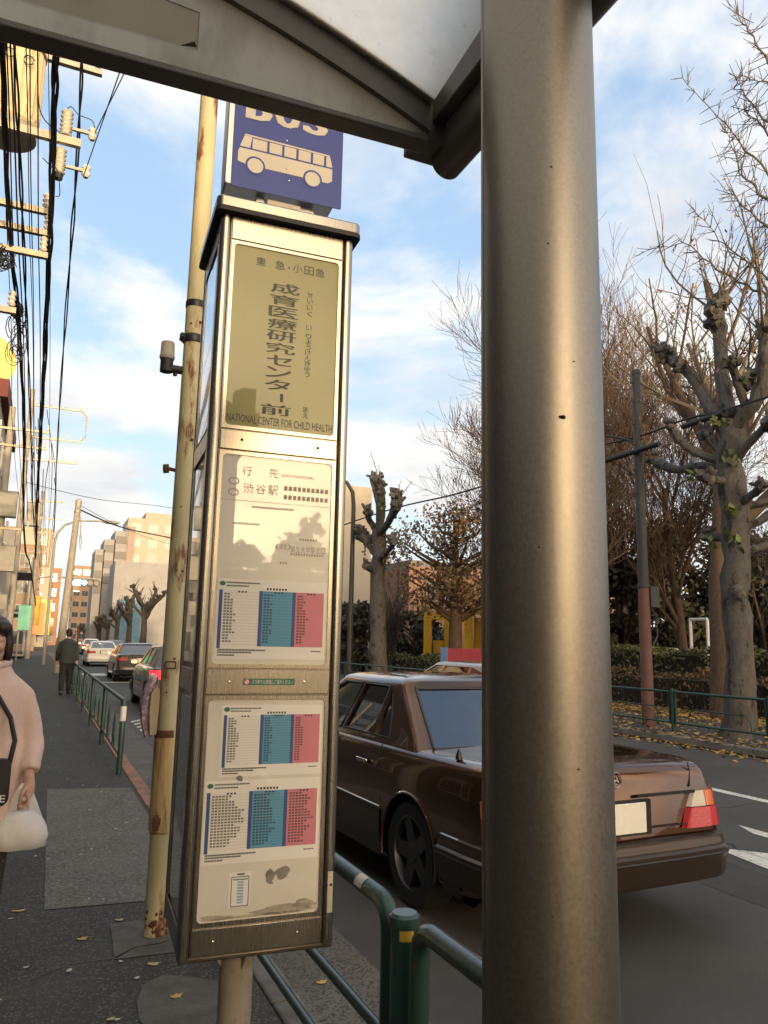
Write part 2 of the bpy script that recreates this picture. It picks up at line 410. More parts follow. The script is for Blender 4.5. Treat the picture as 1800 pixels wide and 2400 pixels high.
m_paper = mat('timetable paper', (0.64, 0.615, 0.55), 0.6, var=0.03, scale=4, coat=0.5)
m_pblue = mat('timetable blue', (0.065, 0.235, 0.36), 0.6, var=0.05, scale=5, coat=0.5)
m_ppink = mat('timetable pink', (0.50, 0.155, 0.19), 0.6, var=0.05, scale=5, coat=0.5)
m_pnavy = mat('timetable hour bar', (0.03, 0.07, 0.20), 0.6)
m_ink = mat('black ink', (0.018, 0.018, 0.02), 0.6)
m_ink_faint = mat('faded grey ink', (0.29, 0.265, 0.21), 0.6)
m_ink_olive = mat('faded dark lettering', (0.035, 0.038, 0.03), 0.5, var=0.5, scale=9)
m_signblue = mat('bus sign blue', (0.020, 0.040, 0.25), 0.5, var=0.06, scale=3, coat=0.15)
m_signwhite = mat('bus sign cream', (0.62, 0.56, 0.45), 0.5, var=0.04)
m_alu = mat('aluminium sheet', (0.42, 0.42, 0.42), 0.35, metal=0.9, var=0.06, scale=5, rvar=0.08)
m_green_st = mat('green sticker', (0.02, 0.12, 0.055), 0.5)
m_red = mat('red print', (0.45, 0.05, 0.04), 0.5)
m_white = mat('white paint', (0.72, 0.71, 0.68), 0.5, var=0.03)
m_screw = mat('screw head', (0.55, 0.52, 0.46), 0.25, metal=1.0)
m_dirt = mat('grey smudge', (0.20, 0.185, 0.15), 0.9, var=0.3, scale=30)
BW, BD, BZ0, BZ1 = 0.453, 0.40, 0.62, 2.875
BRZ = rad(-3.2)
_corner = Vector((0.425, 2.327, 0)); _R = Matrix.Rotation(BRZ, 3, 'Z')
BS = thing('bus_stop_cabinet', 'tall steel bus stop cabinet with olive name panel and timetables on a beige post', 'bus stop', _corner + _R @ Vector((BW / 2, BD / 2, 0)), BRZ)
def FX(u): return u - BW / 2           # u from the left front edge
FY = -BD / 2                           # front plane
core = MB(); core.box((0, 0, (BZ0 + BZ1) / 2), (BW - 0.02, BD - 0.02, BZ1 - BZ0 - 0.004)); core.build('core', m_steel_d, BS)
for sx in (-1, 1):
    for sy in (-1, 1):
        c = MB(); w = 0.036
        c.prism(rrect(w, w, 0.015, 5, sx * (BW / 2 - w / 2), sy * (BD / 2 - w / 2)), BZ1 - BZ0, lambda a, b_, z: (a, b_, z + BZ0))
        c.build('corner_post', m_steel, BS, smooth=40)
def plate(name, z0, z1, m, u0=0.038, u1=BW - 0.038, y=0.004, th=0.012):
    b = MB(); b.box((FX((u0 + u1) / 2), FY + y + th / 2, (z0 + z1) / 2), (u1 - u0, th, z1 - z0)); return b.build(name, m, BS, bevel=0.0015)
bays = ((2.155, 2.79), (1.418, 2.085), (0.70, 1.338))
rails = ((2.79, 2.872), (2.087, 2.153), (1.340, 1.416), (0.624, 0.698))
for z0, z1 in rails: plate('cross_rail', z0 + 0.002, z1 - 0.002, m_steel)
def frame_ring(z0, z1, name, pu=0.049, mz=0.012):
    outer = [(FX(0.0385), z0), (FX(BW - 0.0385), z0), (FX(BW - 0.0385), z1), (FX(0.0385), z1)]
    # frame: bevelled border around a rounded opening
    b = MB(); w = BW - 2 * pu; h = z1 - z0 - 2 * mz
    inn = rrect(w, h, 0.014, 5, 0, (z0 + z1) / 2); ou = []
    for (a, c) in inn:
        ou.append((max(FX(0.0385), min(FX(BW - 0.0385), a * 1.0 + (0.014 if a > 0 else -0.014))), c + (0.016 if c > (z0 + z1) / 2 else -0.016)))
    ou = [(a, max(z0 + 0.001, min(z1 - 0.001, c))) for a, c in ou]
    n = len(inn); y0, y1 = FY + 0.005, FY + 0.011
    b.add([(a, y0, c) for a, c in ou] + [(a, y0, c) for a, c in inn] + [(a, y1, c) for a, c in inn], [(k, (k + 1) % n, n + (k + 1) % n, n + k) for k in range(n)] + [(n + k, n + (k + 1) % n, 2 * n + (k + 1) % n, 2 * n + k) for k in range(n)])
    b.build(name, m_steel, BS, smooth=30)
    return w, h
def panel(z0, z1, m, name, pu=0.049, mz=0.012):
    w = BW - 2 * pu; h = z1 - z0 - 2 * mz; b = MB()
    b.prism(rrect(w + 0.004, h + 0.004, 0.015, 5, 0, (z0 + z1) / 2), 0.003, lambda a, c, d: (a, FY + 0.0095 + d, c)); return b.build(name, m, BS, smooth=20)
for z0, z1 in bays: frame_ring(z0, z1, 'panel_frame')
P1 = panel(*bays[0], m_olive, 'name_panel'); P2 = panel(*bays[1], m_white_sheet, 'destination_panel'); P3 = panel(*bays[2], m_white_sheet, 'timetable_panel')
LY = FY + 0.0085
def put(mb, x, z, y=LY, rot=0.0):
    """a flat print in the XY plane to the cabinet's front"""
    return mb.xf(Matrix.Translation((x, y, z)) @ Matrix.Rotation(rad(90), 4, 'X') @ Matrix.Rotation(rot, 4, 'Z'))
def flat(pts, x, z, y=LY):
    b = MB(); b.add([(x + a, y, z + c) for a, c in pts], [tuple(range(len(pts)))]); return b
def rect(x0, x1, z0, z1, y=LY): return flat([(x0, z0), (x1, z0), (x1, z1), (x0, z1)], 0, 0, y)
def pbuild(name, mbs, m, parent=BS): return merge(*mbs).build(name, m, parent, smooth=None, norm=False)
# --- name panel lettering: u measured in the panel 0..1
px0, pw = FX(0.049), BW - 0.098; pz1, ph = bays[0][1] - 0.012, bays[0][1] - bays[0][0] - 0.024
def nx(f): return px0 + pw * f
def nzz(f): return pz1 - ph * f
L = []
for ch, f in (('東', .25), ('急', .43), ('小', .60), ('田', .71), ('急', .82)): L.append(put(text_mb(ch, 0.033, 0.031), nx(f), nzz(.075)))
L.append(flat([(0.0035 * math.cos(a), 0.0035 * math.sin(a)) for a in np.linspace(0, 6.28, 9)[:-1]], nx(.515), nzz(.08)))
pbuild('operator_names', L, m_ink_olive); L = []
main = '成育医療研究センター前'
y_ = .185
for i, ch in enumerate(main):
    hgt = .058 if ch not in 'ー' else .05
    f = .205 + i * .0685
    if ch == 'ー': L.append(rect(nx(.50) - .005, nx(.50) + .005, nzz(f + .022), nzz(f - .022)))
    else:
      for j, dx in enumerate((0, -.0016, .0016)): L.append(put(text_mb(ch, 0.096 if ch not in 'センタ' else 0.082, ph * hgt), nx(.49 - .004 * i) + dx, nzz(f), LY - .0001 * j))
pbuild('stop_name', L, m_ink_olive); L = []
for t, f0, st in (('せいいく', .215, .037), ('い', .405, .037), ('りょうけんきゅう', .455, .031), ('まえ', .868, .034)):
    for i, ch in enumerate(t): L.append(put(text_mb(ch, 0.020, ph * (.030 if ch not in 'ょゅ' else .022)), nx(.73), nzz(f0 + i * st)))
pbuild('reading_aid', L, m_ink_olive); L = []
L.append(put(text_mb('NATIONAL CENTER FOR CHILD HEALTH', pw * .97, ph * .042), nx(.5), nzz(.958)))
pbuild('english_name', L, m_ink_olive)
# --- destination panel, sun-faded
px0, pw = FX(0.049), BW - 0.098; pz1, ph = bays[1][1] - 0.012, bays[1][1] - bays[1][0] - 0.024
L = []
for ch, f in (('行', .22), ('先', .46)): L.append(put(text_mb(ch, 0.03, 0.03), nx(f), nzz(.075)))
L.append(put(text_mb('(DESTINATION)', 0.105, 0.012), nx(.68), nzz(.083)))
for zf in (.13, .185):
    el = [(0.017 * math.cos(a), 0.012 * math.sin(a)) for a in np.linspace(0, 2 * math.pi, 25)[:-1]]; b = MB(); n = len(el)
    b.add([(nx(.11) + a, LY, nzz(zf) + c) for a, c in el] + [(nx(.11) + a * .8, LY, nzz(zf) + c * .72) for a, c in el], [(k, (k + 1) % n, n + (k + 1) % n, n + k) for k in range(n)]); L.append(b)
for i, ch in enumerate('渋谷駅'): L.append(put(text_mb(ch, 0.032, 0.032), nx(.24 + i * .11), nzz(.16)))
for i, ch in enumerate('都立大学駅北口'): L.append(put(text_mb(ch, 0.0135, 0.022), nx(.66 + i * .047), nzz(.445)))
for i, ch in enumerate('(東急)'): L.append(put(text_mb(ch, 0.012, 0.018), nx(.52 + i * .035), nzz(.435)))
for zf, a, c in ((.20, .56, .96), (.155, .56, .94)):
    k = a
    while k < c: L.append(rect(nx(k), nx(k + .03), nzz(zf), nzz(zf - .022))); k += .042
for zf, a, c in ((.255, .28, .66), (.34, .12, .34), (.40, .72, .88), (.475, .64, .94), (.52, .55, .61)):
    k = a
    while k < c: L.append(rect(nx(k), nx(k + .016), nzz(zf), nzz(zf - .010))); k += .024
pbuild('lettering', L, m_ink_faint)
pbuild('sheet_seam', [rect(px0 + .003, px0 + pw - .003, nzz(.2245), nzz(.2225)), rect(px0 + .003, px0 + pw - .003, nzz(.957), nzz(.955))], m_ink_faint)
# --- timetables
rgt = random.Random(7)
def timetable(x0, x1, z0, z1, rows, dens, tilt=0.0):
    """a printed sheet: white weekday, blue Saturday and pink holiday columns of departure minutes"""
    w, h = x1 - x0, z1 - z0; y1, y2, y3 = LY - 0.0004, LY - 0.0008, LY - 0.0012
    M = Matrix.Translation(((x0 + x1) / 2, 0, (z0 + z1) / 2)) @ Matrix.Rotation(tilt, 4, 'Y') @ Matrix.Translation((-(x0 + x1) / 2, 0, -(z0 + z1) / 2))
    X = lambda f: x0 + w * f
    Z = lambda f: z1 - h * f
    sh = bpy.data.objects.new('timetable', rect(x0, x1, z0, z1, y1).xf(M).mesh('timetable', m_paper)); COL.objects.link(sh); sh.parent = BS
    t, bt = .14, .84
    pbuild('saturday_column', [rect(X(.405), X(.685), Z(bt), Z(t), y2).xf(M)], m_pblue, sh)
    pbuild('holiday_column', [rect(X(.71), X(.975), Z(bt), Z(t), y2).xf(M)], m_ppink, sh)
    [pbuild('hour_bar', [rect(X(a), X(a + .03), Z(bt + (0.03 if a < .1 else 0)), Z(t), y2 - .0001).xf(M)], m_pnavy, sh) for a in (.02, .375, .68)]
    D = []
    for c0, c1 in ((.06, .37), (.415, .67), (.722, .97)):
        for r in range(rows):
            zz = t + .05 + (bt - t - .07) * r / rows; n = max(2, int((c1 - c0) / .028 * dens * (1 - abs(r - rows * .45) / rows * .7) * rgt.uniform(.75, 1.1)))
            for k in range(n):
                xx = c0 + .006 + k * .028
                if xx > c1 - .02: break
                hh = (bt - t) / rows * .26
                for dx in (0, .0105): D.append(rect(X(xx + dx), X(xx + dx + .008), Z(zz + hh), Z(zz - hh), y3).xf(M))
        for k in range(3): D.append(rect(X((c0 + c1) / 2 - .03 + k * .03), X((c0 + c1) / 2 - .012 + k * .03), Z(t + .028), Z(t + .008), y3).xf(M))
    for k in range(24): D.append(rect(X(.08 + k * .0125), X(.08 + k * .0125 + .009), Z(.055), Z(.037), y3).xf(M))
    for k in range(16): D.append(rect(X(.08 + k * .0125), X(.08 + k * .0125 + .009), Z(.095), Z(.077), y3).xf(M))
    for k in range(7): D.append(rect(X(.44 + k * .028), X(.44 + k * .028 + .017), Z(.125), Z(.098), y3).xf(M))
    for q, (zf, n) in enumerate(((.885, 34), (.915, 24), (.95, 12))):
        for k in range(n): D.append(rect(X(.03 + k * .0125), X(.03 + k * .0125 + .0095), Z(zf + .012), Z(zf - .006), y3).xf(M))
    for k in range(6): D.append(rect(X(.87 + k * .015), X(.87 + k * .015 + .011), Z(.90), Z(.885), y3).xf(M))
    for r in range(rows):
        zz = t + .05 + (bt - t - .07) * r / rows
    pbuild('print', D, m_ink, sh)
    lines = []
    for r in range(rows + 1):
        zz = t + .03 + (bt - t - .05) * r / rows; lines.append(rect(X(.05), X(.972), Z(zz + .0012), Z(zz - .0012), y3 + .0003).xf(M))
    pbuild('ruled_line', lines, m_ink_faint, sh)
    lg = MB(); lg.add([(X(.045) + .009 * math.cos(a), y3, Z(.06) + .007 * math.sin(a)) for a in np.linspace(0, 6.28, 13)[:-1]], [tuple(range(12))])
    pbuild('operator_mark', [lg.xf(M)], m_green_st, sh)
    return sh
z = bays[1][0]
timetable(FX(.055), FX(.399), 1.445, 1.685, 17, .45)
timetable(FX(.090), FX(.398), 1.105, 1.310, 18, .42)
timetable(FX(.052), FX(.398), 0.865, 1.095, 18, .95)
# small route notice, stains and wear on the lowest panel
nt_ = MB(); rb = rect(FX(.135), FX(.20), 0.745, 0.84, LY - .0004)
no = pbuild('notice', [rb], m_paper)
pbuild('notice_print', [rect(FX(.142), FX(.144), .748, .828, LY - .0008), rect(FX(.192), FX(.194), .748, .828, LY - .0008), rect(FX(.142), FX(.194), .826, .828, LY - .0008), rect(FX(.142), FX(.194), .747, .749, LY - .0008), rect(FX(.158), FX(.18), .832, .836, LY - .0008)], m_ink, no)
pbuild('route_strip', [rect(FX(.160), FX(.178), .755 + k * .0078, .7605 + k * .0078, LY - .0008) for k in range(8)], mat('pale route blue', (.22, .36, .42), .6), no)
pbuild('route_bar', [rect(FX(.146), FX(.190), .8185, .8215, LY - .0008)], m_green_st, no)
def blotch(x, z, rx, rz, seed, y=LY - 0.0003):
    r = random.Random(seed); n = 22; ph_ = [r.uniform(0, 6.28) for _ in range(3)]
    return flat([(rx * math.cos(a) * (1 + .18 * math.sin(3 * a + ph_[0]) + .1 * math.sin(7 * a + ph_[1])), rz * math.sin(a) * (1 + .2 * math.sin(2 * a + ph_[2]))) for a in np.linspace(0, 2 * math.pi, n + 1)[:-1]], x, z, y)
pbuild('stain', [blotch(FX(.255), .822, .014, .017, 1), blotch(FX(.292), .828, .021, .019, 2), blotch(FX(.258), .803, .007, .004, 3), blotch(FX(.152), 1.10, .010, .008, 6, LY - .0014)], m_dirt)
m_grime = mat('settled grime', (0.33, 0.295, 0.225), 0.9, var=0.25, scale=40)
pbuild('grime', [blotch(FX(.10), .722, .045, .008, 4), blotch(FX(.30), .728, .09, .012, 5), blotch(FX(.2), .7185, .14, .004, 8), blotch(FX(.36), .738, .035, .012, 12)], m_grime)
# anti-smoking sticker on the middle rail
zc_ = 1.378; stk = MB(); stk.prism(rrect(.158, .019, .003, 2, FX(.226), zc_), .0006, lambda a, c, d: (a, FY + .0032 + d, c)); sk = stk.build('sticker', m_green_st, BS, smooth=None)
pbuild('sticker_text', [put(text_mb('バス停での禁煙にご協力ください', .128, .0125), FX(.236), zc_, FY + .0026)], m_white, sk)
ring = MB(); c16 = [(math.cos(a), math.sin(a)) for a in np.linspace(0, 2 * math.pi, 21)[:-1]]
pbuild('sticker_disc', [flat([(a * .0085, b * .0085) for a, b in c16], FX(.158), zc_, FY + .0026)], m_white, sk)
b = MB(); n = len(c16); b.add([(FX(.158) + a * .0085, FY + .0022, zc_ + c * .0085) for a, c in c16] + [(FX(.158) + a * .0062, FY + .0022, zc_ + c * .0062) for a, c in c16], [(k, (k + 1) % n, n + (k + 1) % n, n + k) for k in range(n)])
pbuild("no_smoking_ring", [b, flat([(-.006, .0045), (-.0045, .006), (.006, -.0045), (.0045, -.006)], FX(.158), zc_, FY + .0021)], m_red, sk)
for z0, z1, us in ((2.087, 2.153, (.105, .352)), (1.34, 1.416, (.105, .335)), (.624, .698, (.098, .342))):
    for u in us:
        s = MB(); s.lathe([(0.0048, 0), (0.0042, 0.0025), (0.001, 0.0035)], 12, (FX(u), FY + .004, (z0 + z1) / 2 + (.002 if z0 > 2 else 0)), Matrix.Rotation(rad(90), 3, 'X'))
        s.build('screw', m_screw if z0 < 2 else m_black, BS)
# side bays (glazed display windows)
m_side = mat('side display glass', (0.10, 0.085, 0.065), 0.06, var=0.3, scale=3, coat=1.0, ior=1.7)
for sx in (-1, 1):
    X0 = sx * (BW / 2 - 0.004)
    for z0, z1 in bays:
        b = MB(); b.box((X0 - sx * .004, 0, (z0 + z1) / 2), (.006, BD - .13, z1 - z0 - .024)); b.build('side_window', m_side, BS, bevel=.001)
        for yy in (-1, 1):
            b = MB(); b.box((X0 - sx * .003, yy * (BD / 2 - .051), (z0 + z1) / 2), (.010, .028, z1 - z0)); b.build('side_frame', m_steel, BS, bevel=.0015)
    for z0, z1 in rails:
        b = MB(); b.box((X0 - sx * .003, 0, (z0 + z1) / 2), (.012, BD - .075, z1 - z0 - .004)); b.build('side_rail', m_steel, BS, bevel=.0015)
# peeling label on the right corner post, low down
b = MB(); b.box((FX(.4375), FY - .0007, .765), (.0165, .0008, .115)); pl = b.build('paper_label', mat('torn paper label', (.46, .40, .30), .9, var=.1, scale=40, dirt=(.12, .10, .08), dscale=45, dlo=.62, dhi=.68), BS, smooth=None)
b = MB(); b.box((FX(.4395), FY - .0013, .785), (.008, .0006, .008)); b.build('label_mark', m_ink, pl, smooth=None)
# lid
b = MB(); b.prism(rrect(BW + .036, BD + .05, .02, 5), .042, lambda a, c, d: (a, c + .002, 2.884 + d)); b.build('lid', m_steel, BS, smooth=40, bevel=.006, seg=3)
b = MB(); b.prism(rrect(BW + .040, BD + .054, .02, 5), .014, lambda a, c, d: (a, c + .002, 2.872 + d)); b.build('lid_seal', m_black, BS, smooth=40)
b = MB(); b.box((0, 0, BZ0 - .004), (BW - .012, BD - .012, .012)); b.build('base_plate', m_steel_d, BS, bevel=.002)
# post with gussets
b = MB(); b.lathe([(.051, 0.0), (.051, BZ0 - .012)], 28, (-.02, 0, 0)); b.build('post', m_pole_paint, BS, smooth=40)
b = MB(); b.lathe([(.11, 0.0), (.11, .014), (.06, .03)], 28, (-.02, 0, 0)); b.build('post_flange', m_pole_paint, BS, smooth=30)
for a in (0, 90, 180, 270):
    b = MB(); Rm = Matrix.Rotation(rad(a + 8), 3, 'Z')
    b.prism([(.045, BZ0 - .012), (.115, BZ0 - .012), (.045, BZ0 - .105)], .006, lambda p, q, d: tuple(Vector((-.02, 0, 0)) + Rm @ Vector((p, d - .003, q)))); b.build('gusset', m_pole_paint, BS, smooth=None)
# ---- bus sign on top of the cabinet
SZ0, SW, SH = 2.995, .385, .40
sgn = MB(); sx0 = FX(.021) + SW / 2; sy = FY + .03
b = MB(); b.prism(rrect(SW - .004, SH, .008, 3, sx0 - .016, SZ0 + SH / 2 + .006), .09, lambda a, c, d: (a, sy + .004 + d, c)); sb = b.build('sign_housing', m_alu, BS, smooth=30, bevel=.003)
b = MB(); b.prism(rrect(SW, SH, .006, 3, sx0 + .006, SZ0 + SH / 2), .003, lambda a, c, d: (a, sy + d, c)); sp = b.build('sign_face', m_signblue, BS, smooth=None)
for u in (.135, .30):
    b = MB(); b.box((FX(u), FY + .08, 2.955), (.05 if u > .2 else .03, .03, .075)); b.build('sign_bracket', m_alu, BS, bevel=.002)
b = MB(); b.box((FX(.215), FY + .055, 2.952), (.115, .004, .07)); b.build('bright_gap_plate', m_signwhite, BS)  # cream plate stands in for the bright gap under the sign
SLY = sy - .0012
L = [put(text_mb(ch, .074, .108), sx0 + (i - 1) * .100 - .004, SZ0 + .314, SLY) for i, ch in enumerate('BUS')]
# thicken the letters by overlaying slightly shifted copies
L += [put(text_mb(ch, .074, .108), sx0 + (i - 1) * .100 - .004 + dx, SZ0 + .314, SLY - .0002 * (k + 1)) for i, ch in enumerate('BUS') for k, dx in enumerate((-.009, .009, -.005, .005))]
pbuild('sign_lettering', L, m_signwhite, sp)
bx, bz = sx0 - .003, SZ0 + .142
def bp(pts): return flat([(a, c) for a, c in pts], bx, bz, SLY)
pic = [bp([(-.165, -.048), (-.135, -.055), (.15, -.055), (.165, -.045), (.165, .002), (-.16, .002), (-.165, -.01)])]
xs = [-.118, -.06, -.008, .042, .094, .142]
for k in range(5): pic.append(bp([(xs[k], .008), (xs[k + 1] - .008, .008), (xs[k + 1] - .008, .046), (xs[k], .046)]))
pic.append(bp([(-.16, .008), (-.126, .008), (-.12, .05), (-.146, .05)])); pic.append(bp([(.142, .008), (.165, .008), (.156, .046), (.142, .046)]))
pic.append(bp([(-.146, .051), (.155, .047), (.154, .053), (-.144, .057)]))
pbuild('bus_pictogram', pic, m_signwhite, sp)
wh = []; rim = []
for wx in (-.105, .095):
    wh.append(flat([(a * .027, b * .027) for a, b in c16], bx + wx, bz - .053, SLY - .0008)); rim.append(flat([(a * .034, b * .034) for a, b in c16], bx + wx, bz - .053, SLY - .0004))
[pbuild('wheel_gap', [q], m_signblue, sp) for q in rim]; [pbuild('pictogram_wheel', [q], m_signwhite, sp) for q in wh]
for dx, dz in ((-.005, .21), (0.0, .105), (0.01, .062)):
    b = MB(); b.lathe([(.004, 0), (.003, .002), (.0005, .003)], 10, (sx0 + dx, SLY - .001, SZ0 + dz), Matrix.Rotation(rad(90), 3, 'X')); b.build('rivet', m_screw, sp)

# ================================================================ bus shelter
m_frame = mat('bronze anodised frame', (0.135, 0.124, 0.106), 0.42, metal=0.55, var=0.15, scale=5, rvar=0.08)
m_pole = mat('galvanised bronze pole', (0.275, 0.25, 0.212), 0.43, metal=1.0, var=0.12, scale=180, detail=3, rvar=0.12, bump=0.05, bscale=900)
m_gable = mat('dirty gable panel', (0.78, 0.735, 0.62), 0.7, var=0.08, scale=3, stretch=(1, 1, .5), dirt=(0.50, 0.46, 0.375), dscale=7, dlo=0.48, dhi=0.72)
m_roof = mat('translucent roof sheet', (0.74, 0.735, 0.70), 0.45, var=0.05, scale=30, dirt=(0.60, 0.58, 0.52), dscale=22, dlo=0.62, dhi=0.72)
_nt = m_roof.node_tree; _b = _nt.nodes['Principled BSDF']; _tr = _nt.nodes.new('ShaderNodeBsdfTranslucent'); _mx = _nt.nodes.new('ShaderNodeMixShader'); _mx.inputs[0].default_value = .94
_tr.inputs[0].default_value = (1.0, .985, .94, 1)
_nt.links.new(_b.inputs['Base Color'].links[0].from_socket, _tr.inputs[0])
_nt.links.new(_b.outputs[0], _mx.inputs[1]); _nt.links.new(_tr.outputs[0], _mx.inputs[2]); _nt.links.new(_mx.outputs[0], _nt.nodes['Material Output'].inputs[0])
_nt = m_gable.node_tree; _b = _nt.nodes['Principled BSDF']; _tr = _nt.nodes.new('ShaderNodeBsdfTranslucent'); _mx = _nt.nodes.new('ShaderNodeMixShader'); _mx.inputs[0].default_value = .74
_nt.links.new(_b.inputs['Base Color'].links[0].from_socket, _tr.inputs[0]); _nt.links.new(_b.outputs[0], _mx.inputs[1]); _nt.links.new(_tr.outputs[0], _mx.inputs[2]); _nt.links.new(_mx.outputs[0], _nt.nodes['Material Output'].inputs[0])
SHT = thing('bus_shelter', 'bronze framed bus shelter with arched white roof and thick round pole', 'bus shelter', (0.598, 0.842, 0))
O = -Vector((0.598, 0.842, 0))
def sh(p): return tuple(Vector(p) + O)
def shbuild(b, name, m, smooth=35, bevel=0.0): return b.xf(Matrix.Translation(O)).build(name, m, SHT, smooth=smooth, bevel=bevel)
b = MB(); b.lathe([(.0812, 0), (.0812, 2.66)], 96, (0.602, 0.840, 0)); shbuild(b, 'pole', m_pole, 50)
va = math.atan2(0.842, 0.598); lx = Vector((-math.sin(va), math.cos(va), 0))
b = MB(); c0 = Vector((0.602, 0.840, 0)) + lx * .077 + Vector((math.cos(va), math.sin(va), 0)) * -.012
b.box((c0.x, c0.y, 1.32), (.024, .007, 2.64), rz=va); shbuild(b, 'pole_fin', m_pole, None, .001)
b = MB(); b.lathe([(.16, 0.001), (.16, .02), (.10, .03)], 32, (0.598, .842, 0)); shbuild(b, 'pole_foot', m_frame)
for py_ in (-2.2,):
    b = MB(); b.lathe([(.0825, 0), (.0825, 2.66)], 48, (0.598, py_, 0)); shbuild(b, 'pole', m_pole, 50)
for k, (a_, z_, s_) in enumerate(((18, 1.785, .0042), (26, 1.36, .002), (8, 2.02, .0018), (12, 2.13, .0016), (-4, 1.62, .0015), (30, 1.86, .0016), (2, 1.2, .0018), (22, 1.05, .0016))):
    n_ = Vector((math.cos(va + math.pi + rad(a_)), math.sin(va + math.pi + rad(a_)), 0)); b = MB(); b.blob(Vector((0.602, 0.840, z_)) + n_ * .0812, s_, 7, 5, k, .4, (1, 1, .6)); shbuild(b, 'speck', m_black)
# gutter beam along the street
GX0, GX1 = .607, .712
prof = [(GX0 + .004, 2.63), (GX0 + .004, 2.52)] + [(.6595 + .0525 * math.cos(a), 2.502 + .0525 * math.sin(a)) for a in np.linspace(math.pi, 2 * math.pi, 15)] + [(GX1 - .004, 2.52), (GX1 - .004, 2.63)]
YF = 1.285
b = MB(); b.prism([(.690 + .034 * math.cos(a), 2.486 + .034 * math.sin(a)) for a in np.linspace(math.pi, 2 * math.pi, 19)] + [(.724, 2.53), (.656, 2.53)], 4.4, lambda a, c, d: (a, YF - d, c)); shbuild(b, 'gutter', m_frame, 40)
b = MB(); b.box((.668, YF - 2.2, 2.588), (.072, 4.4, .112)); shbuild(b, 'eave_beam', m_frame, None, .003)
b = MB()
for k in range(16): b.lathe([(.0035, -.002), (.003, .002)], 8, (.718, YF - .05 - k * .09, 2.475), Matrix.Rotation(rad(115), 3, 'Y'))
shbuild(b, 'gutter_screws', m_frame)
b = MB(); b.box((.640, YF - .012, 2.555), (.075, .075, .13)); shbuild(b, 'corner_bracket', m_frame, None, .004)
# gable: slightly skewed to the street like the cabinet
GR = rad(-2.8); GO = Vector((.62, 1.262, 0)); Rg = Matrix.Rotation(GR, 3, 'Z')
def g(x, y, z_): return tuple(GO + Rg @ Vector((x, y, 0)) + Vector((0, 0, z_)))
AX, AR = -1.235, 2.9              # arch centre (local x, measured from the eave) and radius
def arch(x, off=0.0): return 2.598 + off + math.sqrt(AR ** 2 - (x - AX) ** 2) - math.sqrt(AR ** 2 - (-.135 - AX) ** 2)
XL = 2 * AX - .03
xs = [(-.0) + (XL) * k / 40 for k in range(41)]
# bottom beam
b = MB(); b.prism([(0.0, 2.474), (XL, 2.474), (XL, 2.488), (0.0, 2.488)], .042, lambda a, c, d: g(a, d - .042, c)); shbuild(b, 'gable_beam', m_frame, None, .003)
# arched rib
poly = [(x, arch(x, -.072)) for x in xs] + [(x, arch(x, .0)) for x in reversed(xs)]
b = MB(); b.loft([[g(x, -.048, arch(x, -.045)), g(x, -.048, arch(x, .012)), g(x, .0, arch(x, .012)), g(x, .0, arch(x, -.045))] for x in xs]); shbuild(b, 'arched_rib', m_frame, 40)
b = MB(); b.loft([[g(x, -.066, arch(x, .014)), g(x, -.066, arch(x, .026)), g(x, -.01, arch(x, .026)), g(x, -.01, arch(x, .014))] for x in xs]); shbuild(b, 'rib_trim', m_alu, 40)
# gable panel between beam and rib
b = MB(); n = len(xs)
b.add([g(x, -.036, 2.487) for x in xs] + [g(x, -.036, max(2.489, arch(x, -.04))) for x in xs], [(k, k + 1, n + k + 1, n + k) for k in range(n - 1)])
shbuild(b, 'gable_panel', m_gable, None)
# pasted notice blanked out on the panel, with a curled corner
bl = MB(); x0, x1, z0, z1 = -.86, -.452, 2.532, 2.625
bl.add([g(x0, -.0385, z0 - .002), g(x1, -.0385, z0), g(x1, -.0385, z1 - .018), g(x0, -.0385, z1 + .02)], [(0, 1, 2, 3)])
cv = bl.xf(Matrix.Translation(O)).build('blank_notice', mat('blanked notice', (.66, .615, .515), .75, var=.06, scale=4, dirt=(.24, .22, .17), dscale=9), SHT, smooth=None)
_m = bpy.data.materials['blanked notice']; _nt = _m.node_tree; _b = _nt.nodes['Principled BSDF']; _tr = _nt.nodes.new('ShaderNodeBsdfTranslucent'); _mx = _nt.nodes.new('ShaderNodeMixShader'); _mx.inputs[0].default_value = .70
_nt.links.new(_b.inputs['Base Color'].links[0].from_socket, _tr.inputs[0]); _nt.links.new(_b.outputs[0], _mx.inputs[1]); _nt.links.new(_tr.outputs[0], _mx.inputs[2]); _nt.links.new(_mx.outputs[0], _nt.nodes['Material Output'].inputs[0])
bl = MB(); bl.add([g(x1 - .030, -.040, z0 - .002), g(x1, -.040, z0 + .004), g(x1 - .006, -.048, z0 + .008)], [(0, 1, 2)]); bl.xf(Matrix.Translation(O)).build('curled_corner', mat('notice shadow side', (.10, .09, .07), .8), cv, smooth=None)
bl = MB()
for (a, c, e, f_) in ((x0, z1 + .02, x1, z1 - .018), (x1, z1 - .018, x1, z0)): bl.bar(g(a, -.0392, c), g(e, -.0392, f_), .0012, .0012)
bl.xf(Matrix.Translation(O)).build('notice_edge', m_frame, cv, smooth=None)
